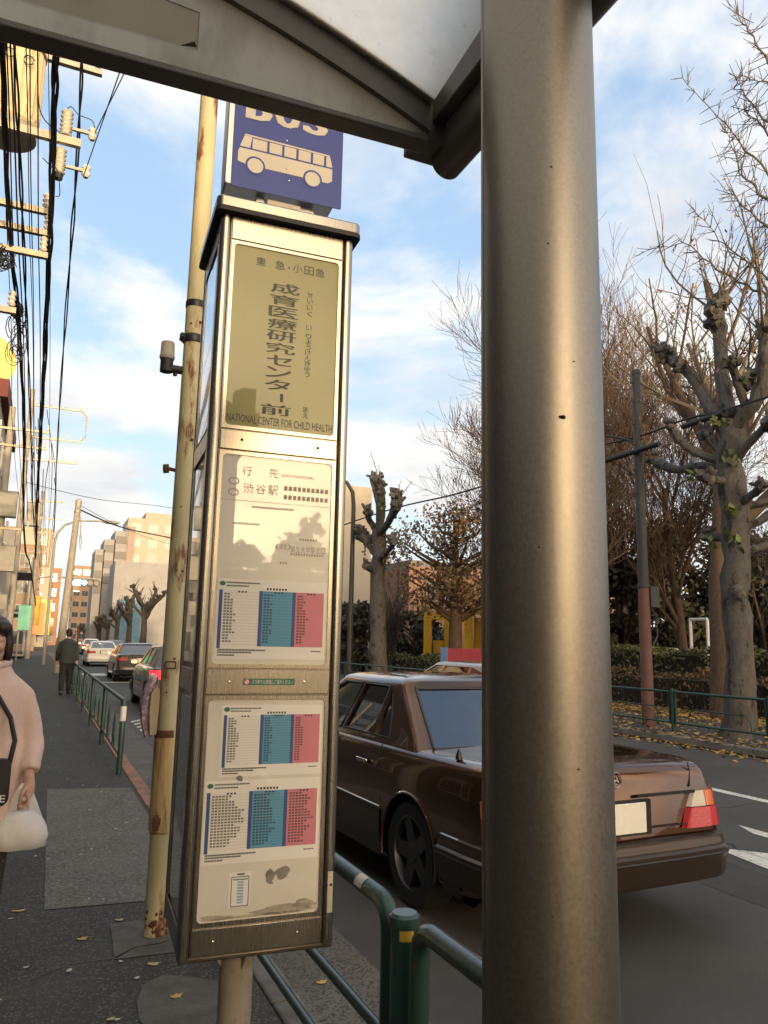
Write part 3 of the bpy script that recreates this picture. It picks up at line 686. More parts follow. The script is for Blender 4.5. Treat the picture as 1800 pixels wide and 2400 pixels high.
# roof sheet
b = MB(); ys = [-3.2, -2.4, -1.6, -.8, -.01]
b.loft([[g(x, y_, arch(x, .012)) for x in xs] for y_ in ys], cap=False, closed=False); shbuild(b, 'roof_sheet', m_roof, 60)
for y_ in (-1.75, -3.2):
    b = MB(); b.loft([[g(x, y_, arch(x, -.05)), g(x, y_, arch(x, .006)), g(x, y_ + .05, arch(x, .006)), g(x, y_ + .05, arch(x, -.05))] for x in xs]); shbuild(b, 'arched_rib', m_frame, 40)
b = MB(); b.bar(g(XL + .02, 0, 2.56), g(XL + .02, -3.2, 2.56), .09, .13); shbuild(b, 'eave_beam', m_frame, None, .003)
for yy in (-.4, -3.0):
    p = g(XL + .06, yy, 0); b = MB(); b.lathe([(.0825, 0), (.0825, 2.56)], 32, (p[0], p[1], 0)); shbuild(b, 'pole', m_pole, 50)
# ================================================================ vehicles
m_brown = mat('brown metallic paint', (0.105, 0.043, 0.0135), 0.21, metal=0.92, var=0.05, scale=300, coat=1.0, ior=1.6)
m_clad = mat('lower cladding paint', (0.050, 0.036, 0.026), 0.42, metal=0.6, coat=0.3)
m_blackcar = mat('black car paint', (0.012, 0.012, 0.013), 0.25, coat=1.0)
m_whitecar = mat('white car paint', (0.62, 0.61, 0.58), 0.3, coat=1.0)
m_darkbrowncar = mat('dark bronze car paint', (0.055, 0.042, 0.036), 0.28, metal=0.4, coat=1.0)
m_sunlitcar = mat('sunlit gold car paint', (0.32, 0.19, 0.085), 0.28, metal=0.5, coat=1.0)  # gold stands in for sunlight on a brown roof
m_tyre = mat('tyre rubber', (0.013, 0.013, 0.013), 0.85, bump=0.2, scale=40)
m_rim = mat('dark alloy rim', (0.085, 0.08, 0.075), 0.4, metal=0.8)
m_trimb = mat('black trim', (0.012, 0.012, 0.012), 0.45)
m_chrome = mat('dull chrome', (0.55, 0.52, 0.47), 0.2, metal=1.0)
m_lampred = mat('red lamp lens', (0.42, 0.012, 0.012), 0.15, coat=1.0, bump=0.5, bscale=90)
m_lampor = mat('amber lamp lens', (0.60, 0.13, 0.02), 0.15, coat=1.0, bump=0.5, bscale=90)
m_lampwh = mat('clear lamp lens', (0.55, 0.50, 0.42), 0.15, coat=1.0, bump=0.5, bscale=90)
m_plate = mat('number plate', (0.66, 0.64, 0.56), 0.5, var=0.05, scale=10)
m_inter = mat('dark interior', (0.022, 0.019, 0.016), 0.8)
m_litred = mat('lit brake lamp', (0.5, 0.01, 0.015), 0.3, emit=(1.0, 0.02, 0.04), estr=1.6)
def glass_mat(name, tint, fac):
    m = bpy.data.materials.new(name); m.use_nodes = True; nt = m.node_tree; nt.nodes.clear()
    o = nt.nodes.new('ShaderNodeOutputMaterial'); g_ = nt.nodes.new('ShaderNodeBsdfGlossy'); g_.inputs['Roughness'].default_value = 0.02
    t = nt.nodes.new('ShaderNodeBsdfTransparent'); t.inputs[0].default_value = (*tint, 1)
    fw = nt.nodes.new('ShaderNodeLayerWeight'); fr = nt.nodes.new('ShaderNodeMath'); fr.operation = 'POWER'; fr.inputs[1].default_value = 4.0; nt.links.new(fw.outputs['Facing'], fr.inputs[0])
    ad = nt.nodes.new('ShaderNodeMath'); ad.operation = 'ADD'; ad.inputs[1].default_value = fac; nt.links.new(fr.outputs[0], ad.inputs[0])
    mx = nt.nodes.new('ShaderNodeMixShader'); nt.links.new(ad.outputs[0], mx.inputs[0]); nt.links.new(t.outputs[0], mx.inputs[1]); nt.links.new(g_.outputs[0], mx.inputs[2]); nt.links.new(mx.outputs[0], o.inputs[0])
    return m
m_glass = glass_mat('car glass', (0.42, 0.50, 0.46), 0.20)

def lerp(a, b, t): return a + (b - a) * t
def interp(tab, y):
    if y <= tab[0][0]: return tab[0][1]
    for (y0, v0), (y1, v1) in zip(tab, tab[1:]):
        if y <= y1:
            t = (y - y0) / (y1 - y0); t = t * t * (3 - 2 * t) * .5 + t * .5; return lerp(v0, v1, t)
    return tab[-1][1]
def make_car(name, label, P, paint, clad, loc, group=None, rz=0.0, detail=True):
    """P: profile; local y=0 at the rear bumper, +y forward, z from the road"""
    t = thing(name, label, 'car', loc, rz, group)
    Ln, hw, zb = P['L'], P['hw'], P['belt']
    wt = [(.06, .90), (.14, .945), (.35, .975), (.9, .995), (1.5, 1.0), (Ln - 1.3, 1.0), (Ln - .6, .975), (Ln - .25, .92), (Ln - .06, .80)]
    deck = P['deck']
    ys = sorted(set([.06, .075, .10, .15, .22, .35] + list(np.linspace(.5, Ln - .5, 34)) + [Ln - .35, Ln - .22, Ln - .12, Ln - .06]))
    def tail(y, z): return y + max(0, z - .58) * P.get('rake', 0.0) * max(0.0, 1 - (y - .06) / .5)
    rings = []
    for i, y in enumerate(ys):
        w = hw * interp(wt, y); d = interp(deck, y); sh_ = d - .035
        e = .985 if i == 0 else 1.0
        dz = .012 if i == 0 else 0.0
        half = [(0, .19), (.70 * w, .19), (.94 * w, .205), (.985 * w, .26), (1.0 * w, .40), (1.003 * w, .52), (.995 * w, lerp(.52, sh_, .4)), (.975 * w, lerp(.52, sh_, .75)), (.945 * w, sh_ - .02), (.925 * w, sh_ + .005), (.89 * w, sh_ + .022), (.80 * w, sh_ + .030), (.4 * w, d + .004), (0, d + .008)]
        lz = .125 * max(0, 1 - y / .62); half = [(x * e, max(min(z, d + .01) - (dz if z > .6 else 0), .19 + lz + (z - .19) * .2)) for x, z in half]
        rings.append([(x, tail(y, z), z) for x, z in half] + [(-x, tail(y, z), z) for x, z in reversed(half[1:-1])])
    b = MB(); b.loft(rings); body = b.build('body', paint, t, smooth=32)
    cut = []
    for wy in (P['wr'], P['wf']):
        for sx in (-1, 1):
            c = MB(); R_ = P.get('R', .315) + .045
            c.prism([(wy + R_ * math.cos(a), P.get('R', .315) + R_ * math.sin(a)) for a in np.linspace(0, 2 * math.pi, 41)[:-1]], .40, lambda a, q, d: (sx * (hw + .1 - d), a, q)); cut.append(c)
    boolean(body, cut)
    body.data.shade_smooth(); body.data.set_sharp_from_angle(angle=rad(32))
    # greenhouse
    zr = P['roof']; r0, r1, f0, f1 = P['r0'], P['r1'], P['f0'], P['f1']; hb, ht = P['hb'], P['ht']; z0, z1 = zb - .02, zr - .072
    def gw(z): return lerp(hb, ht, (z - z0) / (z1 - z0))
    def gr(z): return lerp(r0, r1, (z - z0) / (z1 - z0))
    def gf(z): return lerp(f0, f1, (z - z0) / (z1 - z0))
    def gring(z, ins=0.0, rc=None):
        w, ya, yb = gw(min(z, z1)) - ins, gr(min(z, z1)) + ins, gf(min(z, z1)) - ins
        rc = rc if rc is not None else .11
        return [(x, q, z) for x, q in rrect(2 * w, yb - ya, rc, 6, 0, (ya + yb) / 2)]
    def crown(ins, z): return [(x, q, z) for x, q, _ in gring(z1, ins)]
    b = MB(); b.loft([gring(z) for z in np.linspace(z0, z1, 6)] + [crown(.012, z1 + .020), crown(.035, z1 + .036), crown(.10, z1 + .054), crown(.26, z1 + .068), [(x * .25, lerp(r1, f1, .5) + (q - lerp(r1, f1, .5)) * .4, zr) for x, q, _ in gring(z1)]])
    gh = b.build('roof_shell', paint, t, smooth=40)
    ic = MB(); ic.loft([gring(z0 - .1, .045)] + [gring(z, .045) for z in np.linspace(z0, z1 - .02, 4)] + [crown(.10, z1 + .012)])
    cutters = [ic]
    for w in P['side']:
        c = MB(); c.prism(w, 2.4, lambda a, q, d: (1.2 - d, a, q)); cutters.append(c)
    zl, zh = zb + .015, z1 - .022
    bw = MB(); bw.prism([(-gw(zl) + .10, zl), (gw(zl) - .10, zl), (gw(zh) - .085, zh), (-gw(zh) + .085, zh)], 6.0, lambda a, q, d: (a, -.5 + d, q)); cutters.append(bw)
    boolean(gh, cutters); gh.data.shade_smooth(); gh.data.set_sharp_from_angle(angle=rad(32))
    # panes
    for sx in (-1, 1):
        for w in P['side']:
            pb = MB(); pb.add([(sx * (gw(q) - .014), a, q) for a, q in w], [tuple(range(len(w)))]); pn = pb.build('side_window', m_glass, t, smooth=None)
            if detail:
                tr = MB(); pts = [Vector((sx * (gw(q) + .001), a, q)) for a, q in w]; tr.tube(pts + [pts[0]], .008, 5); tr.build('window_trim', m_trimb, pn)
    for nm, fy in (('rear_window', gr), ('windscreen', gf)):
        s_ = 1 if nm == 'rear_window' else -1
        pb = MB(); pts = [(x, fy(q) + s_ * .012, q) for x, q in ((-gw(zl) + .085, zl - .01), (gw(zl) - .085, zl - .01), (gw(zh) - .07, zh + .012), (-gw(zh) + .07, zh + .012))]
        pb.add(pts, [(0, 1, 2, 3)]); pn = pb.build(nm, m_glass, t, smooth=None)
        if detail:
            tr = MB(); pts = [Vector((x * (1.0), y_ - s_ * .011, z_)) for x, y_, z_ in pts]; tr.tube(pts + [pts[0]], .010, 5); tr.build('window_trim', m_trimb, pn)
    fl = MB(); fl.box((0, (r0 + f0) / 2, zb - .012), (2 * hb - .12, f0 - r0 - .3, .02)); fl.build('cabin_floor', m_inter, t, smooth=None)
    for sx in (-.36, .36):
        for sy in ((lerp(r0, f0, .30), .62), (lerp(r0, f0, .58), .5)):
            b = MB(); b.prism(rrect(.48 if sy[1] < .6 else .6, .34, .08, 4, sx, zb + .10), .11, lambda a, q, d: (a, sy[0] + d - (q - zb) * .25, q)); s1 = b.build('seat', m_inter, t, smooth=40)
            b = MB(); b.prism(rrect(.26, .15, .05, 4, sx, zb + .35), .09, lambda a, q, d: (a, sy[0] - .07 + d, q)); b.build('headrest', m_inter, s1, smooth=40)
    # wheels
    R_ = P.get('R', .315)
    for wy in (P['wr'], P['wf']):
        for sx in (-1, 1):
            M = Matrix.Rotation(rad(90) * sx, 3, 'Y'); c = (sx * (hw - .115), wy, R_)
            b = MB(); b.lathe([(R_ * .66, -.09), (R_ * .92, -.098), (R_ * .985, -.075), (R_, -.04), (R_, .04), (R_ * .985, .075), (R_ * .93, .098), (R_ * .70, .094), (R_ * .66, .08)], 40, c, M, cap=False); wl_ = b.build('wheel', m_tyre, t, smooth=35)
            b = MB(); b.lathe([(R_ * .71, .06), (R_ * .71, .094), (R_ * .67, .096), (R_ * .64, .07), (R_ * .63, -.02), (.001, -.02)], 40, c, M, cap=False)
            b.lathe([(R_ * .20, -.02), (R_ * .20, .068), (R_ * .15, .078), (.001, .078)], 20, c, M)
            for k in range(5):
                a = 2 * math.pi * k / 5 + .3; ca, sa = math.cos(a), math.sin(a)
                for (r_a, r_b, w_a, w_b) in ((R_ * .12, R_ * .66, .052, .040),):
                    vs = []
                    for rr, ww, zz in ((r_a, w_a, .068), (r_b, w_b, .082)):
                        for s2 in (-1, 1):
                            for dz in (0, -.03): vs.append(Vector(c) + M @ Vector((rr * ca - s2 * ww * sa, rr * sa + s2 * ww * ca, zz + dz)))
                    b.add(vs, [(0, 2, 6, 4), (1, 5, 7, 3), (0, 4, 5, 1), (2, 3, 7, 6), (0, 1, 3, 2), (4, 6, 7, 5)])
            b.build('rim', m_rim, wl_, smooth=30)
            wb = MB(); wb.lathe([(R_ + .04, -.28), (R_ + .04, -.275), (.02, -.275)], 24, c, M); wb.build('wheel_well', m_trimb, wl_)
    # bumpers: swept round each end
    def wrap(y_in, off):   # plan path around the tail
        pts = []
        for y_ in (y_in, y_in * .75, .40, .28, .20): pts.append((hw * interp(wt, y_) + off, y_))
        pts += [(hw * .945 + off, .11), (hw * .90 + off * .8, .055 - off * .5), (hw * .82, .035 - off), (hw * .5, .022 - off), (0, .018 - off)]
        return pts
    for end in ('rear', 'front'):
        fy = (lambda y_: y_) if end == 'rear' else (lambda y_: Ln - y_)
        pth = wrap(P['wr'] - R_ - .09, .012); pth = pth + [(-x, y_) for x, y_ in reversed(pth[:-1])]
        sec = [(0.0, .305), (.03, .29), (.045, .32), (.052, .385), (.066, .41), (.066, .462), (.050, .475), (.050, .490), (.042, .50), (.038, .53), (.0, .545)]
        rings = []
        for i, (x, y_) in enumerate(pth):
            a, c_ = pth[max(0, i - 1)], pth[min(len(pth) - 1, i + 1)]
            tx, ty = c_[0] - a[0], c_[1] - a[1]; l = math.hypot(tx, ty); nx_, ny_ = ty / l, -tx / l
            if (nx_ * x + ny_ * (y_ - .8)) < 0: nx_, ny_ = -nx_, -ny_
            k = 1.0
            rings.append([(x + nx_ * (o - .03) * k, fy(y_ + ny_ * (o - .03)), z) for o, z in sec])
        b = MB(); b.loft(rings); bp_ = b.build('bumper', clad, t, smooth=40)
        if detail:
            s = MB(); s.tube([(Vector(r_[5]) * .5 + Vector(r_[4]) * .5) for r_ in rings], .008, 6); s.build('bumper_strip', m_trimb, bp_)
    # rear lamps wrapped round the corners
    lz0, lz1, li0, li1 = P['lamp']
    def lamp(sx, za, zb_, m, nm, xin=None, xout=None):
        def path(z):
            k = (z - lz0) / (lz1 - lz0); xi = lerp(li0, li1, k) if xin is None else xin
            pts = [(xi, .052), (hw * .80, .050), (hw * .875, .058), (hw * .925, .088), (hw * .962, .15), (hw * .972, .23)]
            if xout: pts = [p for p in pts if p[0] < xout] + [(xout, .050)]
            if xin: pts = [(xin, .052)] + [p for p in pts[1:] if p[0] > xin]
            return [(sx * (x + (.012 if i > 2 else 0)), tail(y_, z) - .008, z) for i, (x, y_) in enumerate(pts)]
        a, c_ = path(za), path(zb_); n = len(a)
        b = MB(); b.add(a + c_ + [(x * .97, y_ + .03, z) for x, y_, z in a] + [(x * .97, y_ + .03, z) for x, y_, z in c_], [(k, k + 1, n + k + 1, n + k) for k in range(n - 1)] + [(k, 2 * n + k, 2 * n + k + 1, k + 1) for k in range(n - 1)] + [(n + k, n + k + 1, 3 * n + k + 1, 3 * n + k) for k in range(n - 1)] + [(0, n, 3 * n, 2 * n), (n - 1, 3 * n - 1, 4 * n - 1, 2 * n - 1)])
        return b.build(nm, m, t, smooth=30)
    lm = lerp(lz0, lz1, .56)
    for sx in (-1, 1):
        ml = P.get('lampmat', m_lampred)
        l0 = lamp(sx, lz0, lm - .003, ml, 'rear_lamp')
        if detail:
            lamp(sx, lm + .003, lz1, m_lampwh, 'reversing_lamp', xout=hw * .79); lamp(sx, lm + .003, lz1, m_lampor, 'indicator_lamp', xin=hw * .80)
        else: lamp(sx, lm + .003, lz1, ml, 'rear_lamp')
    # number plate
    pz = P['plate']
    b = MB(); b.box((0, .042, pz), (.33, .012, .165)); b.build('number_plate', m_plate, t, bevel=.004)
    b = MB(); b.box((0, .060, pz), (.42, .03, .19)); b.build('plate_recess', m_trimb, t)
    # mirrors
    for sx in (-1, 1):
        b = MB(); b.prism(rrect(.19, .12, .045, 4, sx * (hb + .16), zb + .06), .09, lambda a, q, d: (a, f0 - .62 + d, q)); mm = b.build('door_mirror', paint, t, smooth=40)
        b = MB(); b.prism(rrect(.16, .095, .035, 4, sx * (hb + .16), zb + .06), .003, lambda a, q, d: (a, f0 - .624 + d, q)); b.build('mirror_glass', m_chrome, mm, smooth=30)
    return t, body, dict(hw=hw, wt=wt, deck=deck, gw=gw, Ln=Ln, zb=zb)
SEDAN = dict(rake=.17, L=4.74, hw=.85, belt=.945, roof=1.392, wr=1.06, wf=3.86, R=.318,
    deck=[(.06, .905), (.12, .94), (.3, .955), (1.0, .955), (2.2, .95), (3.45, .945), (4.2, .89), (4.6, .80), (4.74, .72)],
    r0=.98, r1=1.56, f0=3.52, f1=2.80, hb=.785, ht=.60, lamp=(.575, .775, .49, .60), plate=.665,
    side=[[(2.98, .965), (2.28, .965), (2.20, 1.335), (2.62, 1.335), (2.80, 1.22)], [(2.22, .965), (1.68, .965), (1.66, 1.335), (2.14, 1.335)], [(1.64, .965), (1.42, .965), (1.50, 1.12), (1.61, 1.30)]])
# side windows re-cut to the photograph: front door glass, rear door glass with its quarter light
SEDAN['side'] = [[(3.12, .968), (2.36, .968), (2.30, 1.305), (2.62, 1.305), (2.78, 1.24), (2.95, 1.14)], [(2.29, .968), (1.80, .968), (1.80, 1.305), (2.23, 1.305)], [(1.765, .968), (1.50, .968), (1.60, 1.12), (1.71, 1.25), (1.765, 1.285)]]
CARX, CARY = 3.125, 3.59
car, body, G = make_car('parked_sedan', 'old brown saloon car with dark alloy wheels stopped beside the guard rail', SEDAN, m_brown, m_clad, (CARX, CARY, ROAD_Z), rz=rad(2.2))
hw, wt = G['hw'], G['wt']
for sx in (-1, 1):
    # lower cladding panels with a bright strip along their top edge
    for ya, yb in ((.46, .64), (1.45, 2.30), (2.315, 3.46), (4.22, 4.4)):
        ys = np.linspace(ya, yb, 12); b = MB()
        def X(y_, z): return sx * (hw * interp(wt, y_) * (1.0 if z > .3 else .99) + .010)
        zs = [.215, .30, .42, .50, .528]; rows = [[(X(y_, z) - (sx * .012 if z in (.215, .528) else 0), y_, z) for y_ in ys] for z in zs]
        b.loft(rows, cap=False, closed=False); cl = b.build('side_cladding', m_clad, car, smooth=50)
        s = MB(); s.tube([(X(y_, .52) - sx * .002, y_, .530) for y_ in ys], .0075, 6); s.build('bright_strip', m_chrome, cl)
    # door shut lines
    b = MB()
    for pts in ([(1.46, .56), (1.50, .75), (1.52, .93)], [(2.305, .24), (2.305, .93)], [(3.47, .24), (3.47, .92)]):
        b.tube([(sx * (hw * interp(wt, y_) * (1.0 if z < .6 else lerp(1.0, .948, (z - .55) / .4)) + .0015), y_, z) for y_, z in pts], .004, 5)
    b.build('door_gap', m_trimb, car)
    for hy in (1.76, 2.62):
        b = MB(); xx = sx * (hw * .978 + .006)
        b.prism(rrect(.20, .05, .02, 4, hy, .80), .006, lambda a, q, d: (xx + sx * (d - .012), a, q)); rc = b.build('handle_recess', m_trimb, car, smooth=30)
        b = MB(); b.box((xx + sx * .018, hy, .795), (.022, .17, .026)); b.build('door_handle', m_chrome if sx < 0 else m_clad, car, bevel=.006, seg=3)
    # wheel arch lips
    for wy in (SEDAN['wr'], SEDAN['wf']):
        b = MB(); b.tube([(sx * (hw * .998), wy + .365 * math.cos(a), .318 + .365 * math.sin(a)) for a in np.linspace(rad(-12), rad(192), 30)], .010, 6); b.build('arch_lip', m_brown, car)
# boot lid: shut lines, trim bar, star emblem, aerial stub, door mirror are real small parts
RY = .052
b = MB()
for sx in (-1, 1): b.tube([(sx * .58, RY + .046, .80), (sx * .60, RY + .060, .88), (sx * .60, .125, .937)], .004, 5)
pass
b.build('boot_gap', m_trimb, car)
b = MB(); b.box((-.37, RY + .029, .775), (.46, .012, .016)); b.box((.37, RY + .029, .775), (.46, .012, .016)); b.build('boot_trim', m_trimb, car)
b = MB(); b.box((0, RY + .004, .60), (1.0, .008, .006)); b.build('lid_gap', m_trimb, car)
em = MB(); ec = Vector((0, RY + .050, .865))
em.tube([ec + Vector((.043 * math.cos(a), 0, .043 * math.sin(a))) for a in np.linspace(0, 2 * math.pi, 33)], .0038, 6, cap=False)
for k in range(3):
    a = rad(90 + 120 * k); d = Vector((math.cos(a), 0, math.sin(a))); s_ = Vector((-d.z, 0, d.x)); em.add([ec + d * .041, ec + s_ * .008, ec - s_ * .008, ec + Vector((0, -.006, 0)), ec - d * .008], [(0, 1, 3), (0, 3, 2), (1, 4, 3), (4, 2, 3)])
em.build('star_emblem', m_chrome, car, smooth=40)
b = MB(); b.lathe([(.022, 0), (.020, .02), (.010, .045), (.007, .06)], 12, (-.74, .62, .945)); b.build('aerial_stub', m_trimb, car)
# ---- other traffic
far = 'cars queuing down the street'
HATCH = dict(SEDAN, rake=0.0, L=4.25, hw=.865, belt=1.0, roof=1.50, wr=.80, wf=3.42, R=.32,
    deck=[(.06, .97), (.14, 1.0), (1.0, 1.0), (3.2, .99), (3.7, .93), (4.1, .82), (4.25, .70)],
    r0=.16, r1=.62, f0=3.25, f1=2.25, hb=.77, ht=.60, lamp=(.74, .93, .45, .50), plate=.62, lampmat=m_litred,
    side=[[(2.80, 1.02), (1.95, 1.02), (1.90, 1.40), (2.12, 1.40), (2.4, 1.29)], [(1.88, 1.02), (1.12, 1.02), (1.10, 1.40), (1.83, 1.40)], [(1.06, 1.02), (.62, 1.06), (.72, 1.34), (1.05, 1.40)]])
make_car('hatchback_car', 'dark bronze hatchback with red brake lamp lit half hidden by the rusty post', HATCH, m_darkbrowncar, m_darkbrowncar, (3.16, 17.7, ROAD_Z), far, detail=False)
SED2 = dict(SEDAN, rake=0.0, L=4.7, hw=.90, belt=.98, roof=1.44, r0=.62, r1=1.40, f0=3.55, f1=2.75, hb=.80, ht=.60, lamp=(.74, .88, .42, .46), plate=.80,
    deck=[(.06, 1.0), (.12, 1.03), (.6, 1.03), (2.2, .99), (3.45, .98), (4.2, .90), (4.6, .80), (4.7, .72)])
SED2['side'] = [[(a, z + .03) for a, z in w] for w in SEDAN['side']]
make_car('saloon_car', 'black saloon car with pale rear window ahead of the bronze hatchback', dict(SED2, lamp=(.80, .90, .5, .52)), m_blackcar, m_blackcar, (3.62, 30.6, ROAD_Z), far, detail=False)
make_car('saloon_car', 'white saloon car with red rear lamps, low and wide, behind a smaller white car', SED2, m_whitecar, m_whitecar, (3.46, 46.9, ROAD_Z), far, detail=False)
make_car('compact_car', 'small white car farthest down the queue of traffic', dict(HATCH, lampmat=m_lampred), m_whitecar, m_trimb, (4.6, 78, ROAD_Z), far, detail=False)
make_car('saloon_car', 'grey saloon car mostly hidden beyond the white saloon', SED2, mat('grey car paint', (.10, .11, .12), .3, coat=1.0), m_trimb, (6.1, 70, ROAD_Z), far, detail=False)
WAG = dict(HATCH, L=4.3, roof=1.385, belt=.93, deck=[(.06, .90), (.14, .93), (1.0, .94), (3.2, .93), (3.7, .87), (4.1, .78), (4.3, .68)], lampmat=m_lampred)
WAG['side'] = [[(a, z - .09) for a, z in w] for w in HATCH['side']]
make_car('passing_car', 'low brown car coloured sunlit gold in the next lane, its roof showing over the saloon', WAG, m_sunlitcar, m_sunlitcar, (6.25, 8.6, ROAD_Z), detail=False)
# vehicles parked in the park behind the hedge
KEI = dict(HATCH, L=3.3, hw=.72, belt=1.1, roof=1.72, wr=.5, wf=2.5, R=.26, hb=.68, ht=.56, deck=[(.06, 1.05), (1, 1.1), (2.6, 1.1), (3.0, 1.0), (3.3, .8)], r0=.1, r1=.25, f0=3.0, f1=2.4)
KEI['side'] = [[(2.5, 1.13), (1.7, 1.13), (1.68, 1.6), (2.1, 1.6)], [(1.62, 1.13), (.5, 1.13), (.5, 1.6), (1.6, 1.6)]]
p = onX(1535, 1500, 19.6); make_car('park_van', 'small white van parked behind the hedge, its curved white roof showing', KEI, m_whitecar, m_whitecar, (19.6, p.y, -0.15), rz=rad(-70), detail=False)
p = onX(1450, 1510, 20.0); make_car('park_car', 'white car parked behind the hedge to the left of the red brown pole', dict(SED2), m_whitecar, m_whitecar, (20.0, p.y, 0.15), rz=rad(-60), detail=False)
# ================================================================ fences
m_railg = mat('green rail paint', (0.016, 0.046, 0.037), 0.34, var=0.15, scale=5, coat=0.3, rvar=0.10, bump=.15, bscale=35, dirt=(0.075, 0.045, 0.028), dscale=22, dlo=0.655, dhi=0.70)
m_railg2 = mat('weathered green rail paint', (0.022, 0.060, 0.046), 0.42, var=0.25, scale=4)
m_rubwhite = mat('torn white sticker', (0.5, 0.47, 0.40), 0.8, var=.2, scale=40)
m_yel = mat('yellow sticker', (0.55, 0.33, 0.03), 0.6)
def loop_panel(root, X, ya, yb, zt, rails, r, m):
    """a bent top pipe with its two uprights, and the lower rails, as separate parts"""
    q = .07; b = MB()
    pts = [(X, ya, -.05), (X, ya, zt - q)] + [(X, ya + q - q * math.cos(a), zt - q + q * math.sin(a)) for a in np.linspace(.3, math.pi / 2, 5)]
    pts += [(X, yb - q + q * math.sin(a), zt - q + q * math.cos(a)) for a in np.linspace(0, math.pi / 2 - .3, 5)] + [(X, yb, zt - q), (X, yb, -.05)]
    b.tube(pts, r, 14); b.build('rail_loop', m, root, smooth=60)
    for z in rails:
        b = MB(); b.tube([(X, ya, z), (X, yb, z)], r * .62, 10); b.build('lower_rail', m, root, smooth=60)
def rail_post(root, X, y, zt, r, m):
    b = MB(); b.lathe([(r, -.05), (r, zt - .03), (r * 1.12, zt - .028), (r * 1.12, zt - .008), (r * .9, zt)], 24, (X, y, 0)); return b.build('post', m, root, smooth=35)
gf = thing('guard_rail', 'dark green pipe guard rail with flat capped post between cabinet and brown saloon', 'guard rail', (0.95, 1.97, 0))
def GL(b_): return b_
gf_o = Vector((0.95, 1.97, 0))
for ya, yb in ((.09, 1.95), (-1.95, -.09)):
    loop_panel(gf, 0, ya, yb, .78 + .012, (.455, .225), .026, m_railg)
ps = rail_post(gf, 0, 0, .80, .036, m_railg); rail_post(gf, 0, 2.04, .80, .040, m_railg); rail_post(gf, 0, -2.04, .80, .040, m_railg)
b = MB(); b.lathe([(.0272, -.028), (.0272, .028)], 16, (0, .27, .792), Matrix.Rotation(rad(90), 3, 'X')); b.v = [v for v in b.v]; b.f = [f for f in b.f[:-2] if all(b.v[i][0] < .004 and b.v[i][2] > .786 for i in f)]; b.build('torn_sticker', m_rubwhite, gf, norm=False)
b = MB(); b.lathe([(.0372, .738), (.0372, .764)], 24, (0, 0, 0)); b.f = [f for f in b.f[:-2] if all(b.v[i][1] < -.020 and b.v[i][0] < .016 for i in f)]; b.build('yellow_sticker', m_yel, ps, norm=False)
# the longer fence further along the pavement
fe = thing('pavement_fence', 'green pavement fence running away down the street with a white band on its end post', 'fence', (0.95, 9.37, 0))
ys = [0, 2.65, 5.3, 7.95, 10.6, 13.25, 15.9, 18.55, 21.2, 23.85]
for y in ys: b = MB(); b.lathe([(.032, -.05), (.032, .80), (.028, .81)], 14, (0, y, 0)); pst = b.build('post', m_railg2, fe, smooth=40)
b = MB(); b.lathe([(.0335, .58), (.0335, .74)], 14, (0, 0, 0)); b.build('white_band', m_white, fe, smooth=40)
for y0, y1 in zip(ys, ys[1:]):
    b = MB(); b.tube([(0, y0, .80), (0, y1, .80)], .024, 10); b.build('top_rail', m_railg2, fe, smooth=60)
    b = MB(); b.tube([(0, y0, .20), (0, y1, .20)], .017, 8); b.build('bottom_rail', m_railg2, fe, smooth=60)
    for k in (.34, .66):
        yy = lerp(y0, y1, k); b = MB(); b.tube([(0, yy - .12, .20), (0, yy - .10, .45), (0, yy, .60), (0, yy + .10, .45), (0, yy + .12, .20)], .011, 6); b.build('bow', m_railg2, fe, smooth=60)
# the fence along the far pavement: panels with bowed bars between double posts
ff = thing('roadside_fence', 'long green fence with bowed bars along the far side of the road below the trees', 'fence', (10.6, 10.9, 0))
y = -8.2
while y < 44:
    for dy in (-.07, .07): b = MB(); b.tube([(0, y + dy, .18), (0, y + dy, .76)], .022, 8); b.build('panel_upright', m_railg2, ff, smooth=60)
    b = MB(); b.tube([(0, y, -.1), (0, y, .80)], .038, 10); b.build('post', m_railg2, ff, smooth=60)
    b = MB(); b.tube([(0, y + .07, .74), (0, y + 1.99, .74)], .024, 8); b.build('top_rail', m_railg2, ff, smooth=60)
    b = MB(); b.tube([(0, y + .07, .20), (0, y + 1.99, .20)], .020, 8); b.build('bottom_rail', m_railg2, ff, smooth=60)
    b = MB(); b.tube([(0, y + .5, .46), (0, y + 1.56, .46)], .013, 6)
    b.tube([(0, y + .36, .20), (0, y + .38, .36), (0, y + .44, .44), (0, y + .5, .46)], .013, 6); b.tube([(0, y + 1.70, .20), (0, y + 1.68, .36), (0, y + 1.62, .44), (0, y + 1.56, .46)], .013, 6); b.build('bow', m_railg2, ff, smooth=60)
    y += 2.06

# ================================================================ rusty post beside the cabinet
m_rust = mat('peeling cream post paint', (0.44, 0.40, 0.235), 0.6, var=0.14, scale=4, bump=0.3, bscale=60, dirt=(0.17, 0.062, 0.025), dscale=3.6, dlo=0.555, dhi=0.62, stretch=(1.6, 1.6, .5))
m_rust2 = mat('rusted repair sleeve', (0.40, 0.285, 0.125), 0.7, var=0.25, scale=8, stretch=(7, 7, .8), bump=0.3, bscale=40, dirt=(0.17, 0.07, 0.025), dscale=3.5, dlo=0.55, dhi=0.66)
m_rustd = mat('brown rust', (0.11, 0.045, 0.025), 0.9, var=0.4, scale=20, bump=0.5, bscale=70)
RP = thing('rusty_post', 'tall peeling cream post with rust streaks and repair sleeve behind the cabinet', 'post', (0.678, 4.36, 0)); RP.scale = (.80, .80, 1)
b = MB(); b.lathe([(.072, 0), (.071, 1.3), (.068, 3.0), (.066, 6.5)], 28); b.build('pole', m_rust, RP, smooth=50)
